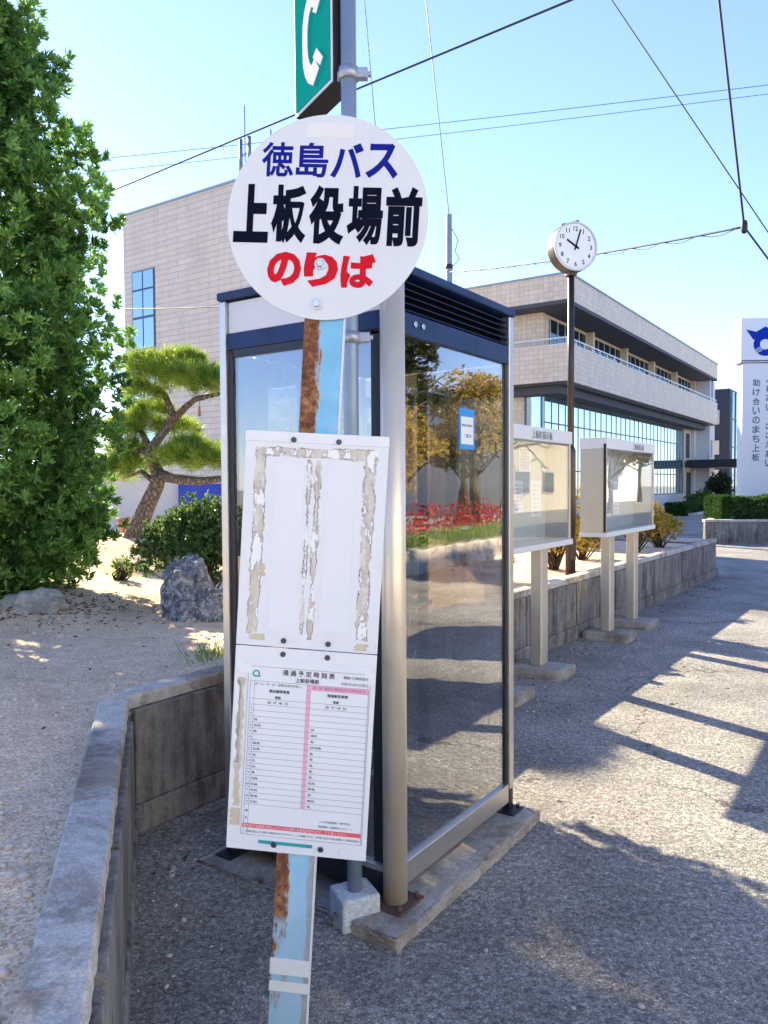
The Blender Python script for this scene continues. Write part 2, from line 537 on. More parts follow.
MT['navy_panel'] = plain('navy_cladding', (.018, .028, .055), 0.5, 0.1, 0.15, 1)
MT['canopy_dark'] = plain('black_canopy', (.012, .014, .02), 0.5, 0.1, 0.15, 2)
MT['blue_panel'] = plain('blue_sheet_panel', (.012, .05, .40), 0.5, 0, 0.15, 2)
MT['monolith'] = plain('white_sign_panel', (.70, .72, .75), 0.4, 0, 0.05, 1.2)
MT['emblem_blue'] = plain('emblem_blue', (.008, .035, .36), 0.6, 0, 0.06, 5, spec=0.05)
MT['sign_ink'] = plain('blue_grey_lettering', (.08, .11, .17), 0.5, 0, 0.1, 6)
MT['cable'] = plain('black_cable', (.015, .018, .024), 0.6, 0, 0.2, 3)
MT['grey_wire'] = plain('grey_wire', (.16, .2, .22), 0.5, 0.3, 0.2, 3)
MT['pole_concrete'] = plain('grey_pole', (.30, .33, .36), 0.7, 0.1, 0.2, 2)
MT['terracotta'] = plain('terracotta', (.36, .19, .11), 0.8, 0, 0.2, 9)
MT['podocarpus'] = m_leaf('podocarpus_leaf', (.022, .085, .024), (.25, .47, .12), 0.26, 0.5, 0.2)
MT['needle'] = m_leaf('pine_needle', (.04, .13, .03), (.36, .47, .075), 0.35, 0.5, 0.2)
MT['azalea'] = m_leaf('azalea_leaf', (.03, .085, .03), (.19, .30, .10), 0.25, 0.5, 0.2)
MT['dry_azalea'] = m_leaf('yellowing_azalea_leaf', (.12, .11, .03), (.62, .46, .10), 0.35, 0.6, 0.2)
MT['hedge'] = m_leaf('hedge_leaf', (.016, .055, .014), (.07, .16, .035), 0.15, 0.6, 0.12)
MT['dark_leaf'] = m_leaf('evergreen_leaf', (.014, .034, .012), (.07, .09, .03), 0.2, 0.5)
MT['grass'] = m_leaf('grass_blade', (.08, .15, .03), (.24, .36, .08), 0.35, 0.6)
MT['red_leaf'] = m_leaf('red_leaf', (.2, .012, .014), (.45, .035, .04), 0.3, 0.6)
MT['straw'] = m_leaf('straw_blade', (.25, .17, .07), (.5, .38, .16), 0.35, 0.7)
MT['dead_leaf'] = m_leaf('dead_leaf', (.035, .02, .014), (.16, .085, .045), 0.1, 0.8)


def m_bark(name, a, b, scale):
    k = NB(name)
    x = k.xyz()
    v = k.vec(k.math('MULTIPLY', x[0], 1.0), k.math('MULTIPLY', x[1], 1.0), k.math('MULTIPLY', x[2], 0.5))
    e = k.voro(scale, 'DISTANCE_TO_EDGE', vec=v)
    n = k.noise(scale * 2, 6, 0.7)
    c = k.mix(k.step(e, 0.0, 0.12), tuple(q * 0.45 for q in a), k.mix(n, a, b))
    nb = k.bump(k.math('ADD', k.step(e, 0.0, 0.25), k.math('MULTIPLY', n, 0.6)), 0.9, 0.03)
    return k.base(c, 0.9, 0, nb, 0.2)


MT['pine_bark'] = m_bark('pine_bark', (.22, .175, .15), (.36, .31, .28), 24)
MT['bark'] = m_bark('brown_bark', (.07, .05, .036), (.14, .105, .075), 16)
MT['grey_bark'] = m_bark('grey_bark', (.16, .14, .12), (.26, .23, .2), 14)


def m_rock():
    k = NB('lichen_rock')
    n = k.noise(9, 9, 0.78)
    c = k.ramp(n, [(0.32, (.03, .032, .045)), (0.45, (.13, .135, .16)), (0.58, (.30, .305, .32)), (0.72, (.5, .5, .49))])
    li = k.step(k.noise(22, 9, 0.85), 0.49, 0.56)
    c = k.mix(k.math('MULTIPLY', li, 0.85), c, (.66, .67, .66))
    nb = k.bump(k.noise(14, 8, 0.75), 0.9, 0.05)
    return k.base(c, 0.9, 0, nb, 0.25)


MT['rock'] = m_rock()
MT['pale_rock'] = m_concrete('pale_rock', (.36, .37, .33), 0.5, 4.0, streak=False)
MT['pebble'] = plain('pebbles', (.58, .51, .44), 0.9, 0, 0.55, 18)
MT['grit'] = plain('grit', (.36, .35, .335), 0.9, 0, 0.6, 18)


# ------------------------------------------------------------------ mesh builder
class MB:
    def __init__(self):
        self.bm = bmesh.new()

    def box(self, x0, x1, y0, y1, z0, z1, bevel=0.0, seg=2, mat=None):
        r = bmesh.ops.create_cube(self.bm, size=1.0)
        vs_ = r['verts']
        M_ = Matrix.Translation(((x0 + x1) / 2, (y0 + y1) / 2, (z0 + z1) / 2)) @ Matrix.Diagonal((x1 - x0, y1 - y0, z1 - z0, 1))
        if mat is not None:
            M_ = mat @ M_
        bmesh.ops.transform(self.bm, matrix=M_, verts=vs_)
        if bevel:
            ed = list({e for v in vs_ for e in v.link_edges})
            bmesh.ops.bevel(self.bm, geom=ed, offset=bevel, segments=seg, affect='EDGES', profile=0.5)
        return self

    def hexa(self, pts):
        v = [self.bm.verts.new(p) for p in pts]
        for f in ((0, 3, 2, 1), (4, 5, 6, 7), (0, 1, 5, 4), (1, 2, 6, 5), (2, 3, 7, 6), (3, 0, 4, 7)):
            self.bm.faces.new([v[i] for i in f])
        return self

    def prism(self, poly, y0, y1, flip=False):
        """outline in x,z extruded along y"""
        a = [self.bm.verts.new((p[0], y0, p[1])) for p in poly]
        b = [self.bm.verts.new((p[0], y1, p[1])) for p in poly]
        n = len(poly)
        self.bm.faces.new(a)
        self.bm.faces.new(b[::-1])
        for i in range(n):
            self.bm.faces.new((a[i], b[i], b[(i + 1) % n], a[(i + 1) % n]))
        return self

    def tube(self, pts, rad, n=10, cap=True):
        pts = [Vector(p) for p in pts]
        if not isinstance(rad, (list, tuple)):
            rad = [rad] * len(pts)
        rings = []
        prev = None
        for i, p in enumerate(pts):
            a = pts[max(i - 1, 0)]
            b = pts[min(i + 1, len(pts) - 1)]
            d = (b - a).normalized()
            if prev is None:
                s = d.cross(Vector((0, 0, 1)))
                if s.length < 1e-3:
                    s = d.cross(Vector((1, 0, 0)))
            else:
                s = prev - d * prev.dot(d)
            s.normalize()
            prev = s
            t = d.cross(s)
            rings.append([self.bm.verts.new(p + (s * math.cos(q * 2 * math.pi / n) + t * math.sin(q * 2 * math.pi / n)) * rad[i]) for q in range(n)])
        for i in range(len(rings) - 1):
            for q in range(n):
                f = self.bm.faces.new((rings[i][q], rings[i][(q + 1) % n], rings[i + 1][(q + 1) % n], rings[i + 1][q]))
                f.smooth = True
        if cap:
            self.bm.faces.new(rings[0][::-1])
            self.bm.faces.new(rings[-1])
        return self

    def disc(self, cx, cz, r, y0, y1, n=64, bevel=0.0, sx=1.0):
        """round plate standing in x,z, thickness along y"""
        prof = [(r - bevel, y0), (r, y0 + bevel), (r, y1 - bevel), (r - bevel, y1)] if bevel else [(r, y0), (r, y1)]
        rings = [[self.bm.verts.new((cx + sx * q[0] * math.cos(i * 2 * math.pi / n), q[1], cz + q[0] * math.sin(i * 2 * math.pi / n))) for i in range(n)] for q in prof]
        self.bm.faces.new(rings[0])
        self.bm.faces.new(rings[-1][::-1])
        for a, b in zip(rings, rings[1:]):
            for i in range(n):
                self.bm.faces.new((a[i], b[i], b[(i + 1) % n], a[(i + 1) % n]))
        return self

    def ring(self, cx, cz, r0, r1, y0, y1, n=48, a0=0.0, a1=2 * math.pi):
        full = abs(a1 - a0 - 2 * math.pi) < 1e-6
        m = n if full else n + 1
        P = []
        for i in range(m):
            a = a0 + (a1 - a0) * i / n
            ca, sa = math.cos(a), math.sin(a)
            P.append([self.bm.verts.new((cx + r * ca, y, cz + r * sa)) for r, y in ((r0, y0), (r1, y0), (r1, y1), (r0, y1))])
        for i in range(n):
            A, B = P[i], P[(i + 1) % m]
            for q in range(4):
                self.bm.faces.new((A[q], B[q], B[(q + 1) % 4], A[(q + 1) % 4]))
        if not full:
            self.bm.faces.new(P[0])
            self.bm.faces.new(P[-1][::-1])
        return self

    def lathe(self, prof, n=24, cx=0, cy=0):
        rings = [[self.bm.verts.new((cx + r * math.cos(i * 2 * math.pi / n), cy + r * math.sin(i * 2 * math.pi / n), z)) for i in range(n)] for r, z in prof]
        for a, b in zip(rings, rings[1:]):
            for i in range(n):
                f = self.bm.faces.new((a[i], a[(i + 1) % n], b[(i + 1) % n], b[i]))
                f.smooth = True
        self.bm.faces.new(rings[0][::-1])
        self.bm.faces.new(rings[-1])
        return self

    def quad(self, a, b, c, d):
        self.bm.faces.new([self.bm.verts.new(p) for p in (a, b, c, d)])
        return self

    def build(self, name, mat, parent=None, recalc=True):
        if recalc:
            bmesh.ops.recalc_face_normals(self.bm, faces=self.bm.faces)
        me = bpy.data.meshes.new(name)
        self.bm.to_mesh(me)
        self.bm.free()
        me.materials.append(MT[mat])
        o = bpy.data.objects.new(name, me)
        C.objects.link(o)
        o.parent = parent
        return o


def tag(o, label=None, cat=None, group=None, kind=None):
    if label:
        o['label'] = label
    if cat:
        o['category'] = cat
    if group:
        o['group'] = group
    if kind:
        o['kind'] = kind
    return o


def thing(name, label, cat, loc=(0, 0, 0), rz=0.0, group=None):
    o = bpy.data.objects.new(name, None)
    o.empty_display_size = 0.2
    C.objects.link(o)
    o.location = loc
    o.rotation_euler = (0, 0, rz)
    return tag(o, label, cat, group)


def copy_tree(o, parent=None):
    c = o.copy()
    C.objects.link(c)
    c.parent = parent
    for ch in list(o.children):
        copy_tree(ch, c)
    return c


def np_mesh(name, V_, F_, mat, parent=None, tint=None, smooth=False):
    """V_ (n,3); F_ (m,k) equal-sided faces"""
    me = bpy.data.meshes.new(name)
    n, (m, k) = len(V_), F_.shape
    me.vertices.add(n)
    me.vertices.foreach_set('co', np.asarray(V_, dtype=np.float32).ravel())
    me.loops.add(m * k)
    me.loops.foreach_set('vertex_index', F_.astype(np.int32).ravel())
    me.polygons.add(m)
    me.polygons.foreach_set('loop_start', np.arange(0, m * k, k, dtype=np.int32))
    if smooth:
        me.polygons.foreach_set('use_smooth', np.ones(m, dtype=bool))
    me.update(calc_edges=True)
    if tint is not None:
        a = me.attributes.new('tint', 'FLOAT', 'POINT')
        a.data.foreach_set('value', np.asarray(tint, dtype=np.float32))
    me.materials.append(MT[mat])
    o = bpy.data.objects.new(name, me)
    C.objects.link(o)
    o.parent = parent
    return o


def unit(a):
    return a / np.maximum(np.linalg.norm(a, axis=-1, keepdims=True), 1e-9)


def leaf_geo(P, D, L, W, tint, fold=0.25, mid=0.45):
    """one folded kite-shaped blade per row"""
    n = len(P)
    L = np.broadcast_to(L, (n,))[:, None]
    W = np.broadcast_to(W, (n,))[:, None]
    D = unit(D)
    S = unit(np.cross(D, rng.normal(size=(n, 3))))
    Nn = np.cross(S, D)
    v = np.stack([P, P + D * L * mid + S * W * .5 + Nn * W * fold, P + D * L - Nn * L * 0.08, P + D * L * mid - S * W * .5 + Nn * W * fold], 1)
    return v.reshape(-1, 3), np.arange(n * 4).reshape(n, 4), np.repeat(tint, 4)


# ------------------------------------------------------------------ lettering
def glyphs(body, size=1.0, bold=0.0):
    cu = bpy.data.curves.new('type', 'FONT')
    cu.body = body
    cu.size = size
    cu.resolution_u = 3
    if bold:
        cu.bevel_depth = bold * size
        cu.bevel_resolution = 1
    o = bpy.data.objects.new('type', cu)
    C.objects.link(o)
    dg = bpy.context.evaluated_depsgraph_get()
    me = bpy.data.meshes.new_from_object(o.evaluated_get(dg))
    bpy.data.objects.remove(o)
    bpy.data.curves.remove(cu)
    n = len(me.vertices)
    co = np.empty(n * 3, dtype=np.float32)
    me.vertices.foreach_get('co', co)
    faces = [tuple(p.vertices) for p in me.polygons]
    bpy.data.meshes.remove(me)
    return co.reshape(-1, 3), faces


class Type:
    """lettering that stands in x,z and faces -y"""
    def __init__(self, depth=0.0006, y=0.0):
        self.v, self.f, self.n, self.d, self.y = [], [], 0, depth, y

    def put(self, body, cx, cz, w=None, h=None, bold=0.0, rot=0.0, align='C'):
        co, fa = glyphs(body, 1.0, bold)
        if not len(co):
            return self
        lo, hi = co.min(0), co.max(0)
        sx = (w / (hi[0] - lo[0])) if w else None
        sz = (h / (hi[1] - lo[1])) if h else None
        sx = sx or sz
        sz = sz or sx
        mid = (lo + hi) / 2
        if align == 'L':
            mid[0] = lo[0]
        x = (co[:, 0] - mid[0]) * sx
        z = (co[:, 1] - mid[1]) * sz
        dep = (co[:, 2] / max(bold, 1e-6) if bold else np.zeros(len(co)))
        ca, sa = math.cos(rot), math.sin(rot)
        self.v.append(np.stack([cx + x * ca - z * sa, self.y - self.d * (1 + 0.6 * dep), cz + x * sa + z * ca], 1))
        self.f += [tuple(i + self.n for i in p) for p in fa]
        self.n += len(co)
        return self

    def cells(self, body, x0, x1, z0, z1, bold):
        """one character per equal cell"""
        n = len(body)
        cw = (x1 - x0) / n
        for i, ch in enumerate(body):
            b = bold[i] if isinstance(bold, (list, tuple)) else bold
            self.put(ch, x0 + cw * (i + .5), (z0 + z1) / 2, cw * 0.93, z1 - z0, b)
        return self

    def build(self, name, mat, parent):
        me = bpy.data.meshes.new(name)
        me.from_pydata(np.concatenate(self.v).tolist(), [], self.f)
        me.materials.append(MT[mat])
        o = bpy.data.objects.new(name, me)
        C.objects.link(o)
        o.parent = parent
        return o


# ================================================================== GROUND
A = Vector((-1.145, 3.385, 0))          # corner of the garden wall
E_ = Vector((5.55, 12.85, 0))         # its far end
B0 = Vector((-0.085, -0.22, 0))        # near end, beside the camera
DW1 = (E_ - A).normalized()
DW0 = (A - B0).normalized()
N1 = Vector((-DW1.y, DW1.x, 0))       # towards the garden
N0 = Vector((-DW0.y, DW0.x, 0))
WALL_H = 0.62

g = MB()
S_ = 300
g.quad((-S_, -S_, 0), (S_, -S_, 0), (S_, S_, 0), (-S_, S_, 0))
tag(g.build('ground', 'asphalt'), kind='structure')


def soil_z(x, y):
    z = 0.545 + 0.42 * np.exp(-(((x + 3.1) / 1.5) ** 2 + ((y - 10.0) / 1.7) ** 2))
    z = z + 0.16 * np.exp(-(((x + 3.4) / 1.3) ** 2 + ((y - 6.5) / 1.2) ** 2))
    z = z + 0.018 * np.sin(x * 2.3 + 1.1 * np.sin(y * 1.7)) * np.cos(y * 2.1 + x) + 0.008 * np.sin(x * 9 + y * 5)
    return z


xs = np.arange(-16, 6.2, 0.1)
ys = np.arange(-1.0, 19.0, 0.1)
X, Y = np.meshgrid(xs, ys, indexing='ij')
d1 = (X - A.x) * N1.x + (Y - A.y) * N1.y
d0 = (X - A.x) * N0.x + (Y - A.y) * N0.y
al = (X - A.x) * DW1.x + (Y - A.y) * DW1.y
lim = (E_ - A).length
outm = (d1 < -0.0) & (d0 < -0.0)
use1 = outm & (d1 > d0)
use0 = outm & ~use1
X2 = X - np.where(use1, d1 * N1.x, 0) - np.where(use0, d0 * N0.x, 0)
Y2 = Y - np.where(use1, d1 * N1.y, 0) - np.where(use0, d0 * N0.y, 0)
Z2 = soil_z(X2, Y2)
far_edge = (al > lim - 0.06) | (d1 > 11.0)
idx = np.arange(X.size).reshape(X.shape)
q = np.stack([idx[:-1, :-1], idx[1:, :-1], idx[1:, 1:], idx[:-1, 1:]], -1).reshape(-1, 4)
ok = (~outm.ravel()[q]).any(1) & (~far_edge.ravel()[q]).all(1)
so_ = np_mesh('garden_soil', np.stack([X2, Y2, Z2], -1).reshape(-1, 3), q[ok], 'soil', smooth=True)
tag(so_, kind='structure')


# ================================================================== GARDEN WALL
def wall_run(parent, p0, d, n, length, panel, skip0=0.0):
    """a straight run; d along, n towards the garden (back)"""
    M_ = Matrix(((d.x, n.x, 0, p0.x), (d.y, n.y, 0, p0.y), (0, 0, 1, 0), (0, 0, 0, 1)))
    b = MB()
    b.box(0, length, 0.0, 0.115, 0, WALL_H - 0.055, mat=M_)
    b.build('wall_body', 'wall_concrete', parent)
    nseg = max(1, int(length / 1.9))
    for i in range(nseg):
        b = bmesh.new()
        xa, xb = length * i / nseg + (.004 if i else 0), length * (i + 1) / nseg - (.004 if i < nseg - 1 else 0)
        nn = int((xb - xa) / .025)
        prof = [(-.008, .0), (-.008, .044), (.0, .055), (.108, .055), (.117, .047), (.117, .0)]
        rows = []
        for q in range(nn + 1):
            x_ = xa + (xb - xa) * q / nn
            rows.append([b.verts.new(M_ @ Vector((x_, y_ + random.gauss(0, .0012) - (random.random() < .05) * random.uniform(-.008, 0) * (y_ < 0), WALL_H - .055 + z_ - (random.random() < .06) * random.uniform(0, .006) * (0 < z_) + random.gauss(0, .0009)))) for y_, z_ in prof])
        for r0, r1 in zip(rows, rows[1:]):
            for q in range(6):
                f_ = b.faces.new((r0[q], r0[(q + 1) % 6], r1[(q + 1) % 6], r1[q]))
        b.faces.new(rows[0])
        b.faces.new(rows[-1][::-1])
        bm_ = MB()
        bm_.bm.free()
        bm_.bm = b
        bm_.build('cap', 'cap_concrete', parent)
    b = MB()
    b.box(0.0, length, -0.042, -0.001, 0, 0.13, 0.008, mat=M_)
    b.build('plinth', 'wall_concrete', parent)
    k = int((length - 0.02) / panel)
    for i in range(k):
        b = MB()
        b.box(i * panel + 0.02, (i + 1) * panel - 0.012, -0.030, -0.001, 0.132, WALL_H - 0.062, 0.006, mat=M_)
        b.build('panel', 'wall_concrete', parent)


gw = thing('garden_wall', 'weathered grey concrete panel wall with pale cap running behind the phone box and notice boards', 'wall', A)
# children are laid out in world axes relative to the corner
wall_run(gw, Vector((0, 0, 0)), DW1, N1, lim, 0.585)
wall_run(gw, B0 - A, DW0, N0, (A - B0).length - 0.03, 0.6)
ret = Matrix.Identity(4)
wall_run(gw, E_ - A - DW1 * 0.115 + N1 * 0.14, N1, -DW1, 8.0, 0.585)

# ================================================================== BUS STOP SIGN
base = Vector((-0.252, 1.745, 0))
bs = thing('bus_stop_sign', 'leaning bus stop sign with round white disc, notice plates and rusty blue pole', 'bus stop sign', base)
lean, yaw = R(3.55), R(-5.5)
bs.rotation_euler = (Matrix.Rotation(lean, 3, 'Y') @ Matrix.Rotation(yaw, 3, 'Z')).to_euler()
p = MB()
p.box(-.0445, .0445, 0.0, 0.007, 0, 2.30, 0.002)
p.box(-.0445, -.038, 0.0075, 0.028, 0, 2.30, 0.001)
p.box(.038, .0445, 0.0075, 0.028, 0, 2.30, 0.001)
pole = p.build('pole', 'blue_pole', bs)
p = MB()
p.box(.0448, .0460, -.001, 0.028, 0, 2.3)
p.build('edge_trim', 'white_paint', bs)
p = MB()
p.box(-.0462, .0466, -.0022, -.0006, .418, .456)
p.build('tape_band', 'tape', bs)
p = MB()
p.box(-.0462, .0466, -.0016, -.0006, .378, .402)
p.build('tape_band', 'tape', bs)

DZ, DX = 2.150, -0.004
p = MB()
p.disc(DX, DZ, .2265, -.0085, -.0045, 96, 0.0009)
dsc = p.build('sign_disc', 'disc_white', bs)
k = .00228
tx = Type(0.0005, -.0086)
tx.cells('徳島バス', DX - 68.5 * k, DX + 68.5 * k, DZ + 38.5 * k, DZ + 72 * k, [.020, .020, .03, .034])
tx.build('lettering', 'blue_text', dsc)
tx = Type(0.0005, -.0086)
tx.cells('上板役場前', DX - 94 * k, DX + 94 * k, DZ - 26 * k, DZ + 31 * k, [.055, .045, .045, .034, .042])
tx.build('lettering', 'black_text', dsc)
tx = Type(0.0005, -.0086)
tx.cells('のりば', DX - 58 * k, DX + 52 * k, DZ - 67.5 * k, DZ - 34 * k, [.052, .055, .05])
tx.build('lettering', 'red_text', dsc)
p = MB()
p.box(DX - 24 * k, DX + 22 * k, -.0089, -.0086, DZ + 77 * k, DZ + 91 * k, 0)
p.build('faded_patch', 'faded', dsc)
for zz, xx in ((-45 * k, -4 * k), (-84 * k, -5 * k)):
    p = MB()
    p.disc(DX + xx, DZ + zz, .0135, -.0108, -.0087, 24, 0.0007)
    p.disc(DX + xx, DZ + zz, .0088, -.0175, -.0109, 6, 0.0012)
    p.build('bolt', 'bolt', dsc)

PW = .1625
P_T, P_S, P_B = 1.669, 1.181, .708
PX = .001


def screw_at(par, x, z):
    p = MB()
    p.disc(x, z, .0062, -.0145, -.0112, 20, 0.0009)
    p.build('screw', 'screw', par)


def plate_xz(a, b):
    return PX - PW + 2 * PW * a, P_T - b


H = P_T - P_S
bx = []
for a0, a1, b0, b1 in ((.07, .93, .034, .053), (.075, .15, .053, H - .03), (.448, .472, .062, H - .03), (.503, .538, .06, H - .022), (.845, .92, .05, H - .03)):
    xa, za = plate_xz(a0, b0)
    xb, zb = plate_xz(a1, b1)
    bx.append(((xa + xb) / 2, (za + zb) / 2, (xb - xa) / 2, (za - zb) / 2))
MT['residue'] = m_residue(bx, [])
p = MB()
p.box(PX - PW, PX + PW, -.011, -.0075, P_S + .0008, P_T, 0.0008)
np_ = p.build('notice_plate', 'residue', bs)
p = MB()
for a0, a1, b0, b1 in ((.225, .425, .072, H - .04), (.59, .785, .08, H - .045)):
    p = MB()
    xa, za = plate_xz(a0, b0)
    xb, zb = plate_xz(a1, b1)
    p.box(xa, xb, -.0118, -.0112, zb, za)
    p.build('blank_sheet', 'paper', np_)
for a0, a1, b0, b1 in ((.0, 1.0, .0, .022),):
    xa, za = plate_xz(a0, b0)
    xb, zb = plate_xz(a1, b1)
    p = MB()
    p.box(xa - .001, xb + .001, -.013, -.0112, zb, za + .001, .0005)
    p.build('top_strip', 'white_paint', np_)
for a, b in ((.34, .016), (.655, .016)):
    x_, z_ = plate_xz(a, b)
    p = MB()
    p.disc(x_, z_, .0062, -.0165, -.0132, 20, 0.0009)
    p.build('screw', 'screw', np_)
for a in (.34, .655):
    x_, z_ = plate_xz(a, H - .016)
    screw_at(np_, x_, z_)

p = MB()
p.box(PX - PW, PX + PW, -.011, -.0075, P_B, P_S - .0015, 0.0008)
tp = p.build('timetable_plate', 'white_paint', bs)
for a in (.34, .655):
    x_, z_ = plate_xz(a, H + .015)
    screw_at(tp, x_, z_)
for a in (.345, .68):
    x_, z_ = plate_xz(a, P_T - P_B - .018)
    p = MB()
    p.disc(x_, z_, .0066, -.0155, -.0132, 20, 0.0009)
    p.build('screw', 'screw', tp)
# the sheet itself
SX0, SX1 = PX - PW + .030, PX + PW - .010
SZ1, SZ0 = P_S - .028, P_B + .030
p = MB()
p.box(SX0, SX1, -.0121, -.0112, SZ0, SZ1)
sh = p.build('timetable_sheet', 'paper', tp)
SW, SH = SX1 - SX0, SZ1 - SZ0


def sx(a):
    return SX0 + SW * a


def sz(b):
    return SZ1 - SH * b


ru = MB()
Y0, Y1 = -.01245, -.0122
rt, rb = .125, .815
NR = 21
for i in range(NR + 1):
    b = rt + (rb - rt) * i / NR
    if i in (1, 2):
        continue
    ru.box(sx(.03), sx(.985), Y0, Y1, sz(b) - .0003, sz(b) + .0003)
for a in (.03, .065, .985):
    ru.box(sx(a) - .0003, sx(a) + .0003, Y0 - .0001, Y1, sz(.985), sz(rt))
ru.box(sx(0.01), sx(.995), Y0 - .0002, Y1, sz(.985) - .0003, sz(.985) + .0003)
ru.box(sx(0.01), sx(.995), Y0 - .0002, Y1, sz(.045) - .0003, sz(.045) + .0003)
ru.box(sx(0.01) - .0003, sx(.01) + .0003, Y0 - .0003, Y1, sz(.985), sz(.045))
ru.box(sx(0.995) - .0003, sx(.995) + .0003, Y0 - .0003, Y1, sz(.985), sz(.045))
ru.build('ruled_lines', 'rule', sh)
pk = MB()
pk.box(sx(.490), sx(.523), Y0 - .0004, Y1, sz(rb), sz(rt))
pk.box(sx(.5285), sx(.985), Y0 - .0004, Y1, sz(rt + .030), sz(rt))
pk.build('pink_column', 'pink', sh)
rp = MB()
rp.box(sx(.02), sx(.985), Y0 - .0003, Y1, sz(.945), sz(.922))
rp.build('red_band', 'red_print', sh)
ty = Type(0.0002, Y0 - .0004)
ty.put('通 過 予 定 時 刻 表', sx(.50), sz(.068), w=SW * .42, bold=.018)
ty.put('上板役場前', sx(.49), sz(.105), w=SW * .19, bold=.02)
ty.put('徳島バス株式会社', sx(.88), sz(.070), w=SW * .2, bold=.01)
ty.put('令和5年4月1日改正', sx(.87), sz(.105), w=SW * .22)
ty.put('月・火・水・木・金曜日(祝日を除く)', sx(.26), sz(rt + .016), w=SW * .38)
ty.put('土・日・祝日(12月29日から1月3日まで)', sx(.75), sz(rt + .015), w=SW * .42)
rh = (rb - rt) / NR
for cx_, s1 in ((.27, '鍛冶屋原車庫'), (.74, '徳島駅前車庫')):
    ty.put(s1, sx(cx_), sz(rt + rh * 1.55), w=SW * .165, bold=.02)
    ty.put('東新', sx(cx_ - .01), sz(rt + rh * 2.6), w=SW * .05, bold=.02)
    ty.put('28  47  48  50', sx(cx_ - .01), sz(rt + rh * 3.5), w=SW * .17)
left = ['', '', '54.', '22.55.', '50.', '', '20.55.', '22.42.', '42.', '12.', '24.', '20.', '12.24.', '12.36.', '12.24.', '06.36.', '21.51.']
right = ['', '', '', '22.', '18.47.', '42.', '23.34.50.', '26.', '42.', '26.', '26.', '26.', '12.24.', '09.42.', '24.', '09.33.', '52.']
for i in range(17):
    zc = sz(rt + rh * (4.5 + i))
    for a, lst in ((.075, left), (.54, right)):
        if lst[i]:
            ty.put(lst[i], sx(a), zc, h=SH * .013, bold=.02, align='L')
    ty.put(str(5 + i), sx(.048), zc, h=SH * .011)
ty.put('備', sx(.048), sz(.85), h=SH * .014)
ty.put('考', sx(.048), sz(.89), h=SH * .014)
ty.put('バスの位置情報・運行状況', sx(.77), sz(.875), w=SW * .25)
ty.put('時刻検索・路線図はこちらへ→', sx(.775), sz(.902), w=SW * .27)
ty.put('交通状況により遅れる場合がありますので、ご了承願います。', sx(.33), sz(.965), w=SW * .56)
ty.put('お問い合わせ先(徳島バス株式会社)', sx(.80), sz(.965), w=SW * .34)
ty.build('printed_text', 'ink', sh)
ty = Type(0.0002, Y0 - .0005)
for i in range(NR):
    ty.put(str(5 + i - 4) if i > 3 else '時', sx(.5065), sz(rt + rh * (i + .5)), h=SH * .011)
ty.put('悪天候や道路状況等によりバスが遅れる場合があります。ご了承ください', sx(.45), sz(.9335), w=SW * .84)
ty.build('printed_text', 'paper', sh)
# operator's round green mark
rg = MB()
rg.ring(sx(.075), sz(.085), .0052, .0085, Y0 - .0004, Y1, 24, R(-30), R(250))
rg.box(sx(.075) - .003, sx(.075) + .009, Y0 - .0005, Y1, sz(.085) - .0075, sz(.085) - .004)
rg.build('operator_mark', 'teal', sh)
p = MB()
p.box(sx(.16), sx(.60), -.0131, -.0112, SZ0 - .0115, SZ0 - .0045)
p.build('teal_strip', 'teal', tp)
# corner tapes and the peeled beige strip beside the sheet


def ragged(par, x0, x1, z0, z1, mat, name, amp=.004, n=26, y=-.0113):
    m = MB()
    lft = [(x0 + random.uniform(-amp, amp), z0 + (z1 - z0) * i / n) for i in range(n + 1)]
    rgt = [(x1 + random.uniform(-amp, amp), z0 + (z1 - z0) * i / n) for i in range(n, -1, -1)]
    m.prism(lft + rgt, y - .0003, y)
    m.build(name, mat, par)


ragged(tp, PX - PW + .011, PX - PW + .024, P_B + .10, P_S - .075, 'beige_tape', 'tape_residue')
ragged(tp, PX - PW + .003, PX - PW + .018, P_B + .20, P_S - .035, 'tape', 'tape_residue', .003)
ragged(tp, PX - PW + .005, PX - PW + .03, P_B + .055, P_B + .095, 'beige_tape', 'tape_residue', .003, 10, -.0117)
for x0, x1, z0, z1 in ((SX0 - .026, SX0 + .012, SZ1 - .036, SZ1 - .012), (SX1 - .014, SX1 + .009, SZ1 - .042, SZ1 - .008), (SX0 - .028, SX0 + .018, P_B + .004, P_B + .016), (SX1 - .05, SX1 + .008, P_B + .008, P_B + .02)):
    ragged(tp, x0, x1, z0, z1, 'tape', 'corner_tape', .0012, 6, -.0127)
ragged(np_, PX - PW + .03, PX - PW + .065, P_S + .014, P_S + .028, 'beige_tape', 'tape_residue', .004, 8, -.0113)
ragged(np_, PX + PW - .05, PX + PW - .022, P_S + .006, P_S + .022, 'beige_tape', 'tape_residue', .006, 8, -.0113)
ragged(np_, PX - PW + .048, PX - PW + .058, P_S + .16, P_S + .19, 'beige_tape', 'tape_residue', .003, 8, -.0113)

# ================================================================== PHONE BOOTH
SB, TB = 2.74, 1.95
bo = thing('phone_booth', 'glass telephone booth with navy louvred roof and steel frame on a concrete slab', 'phone booth', st(SB, TB), ROT)
HB = .45


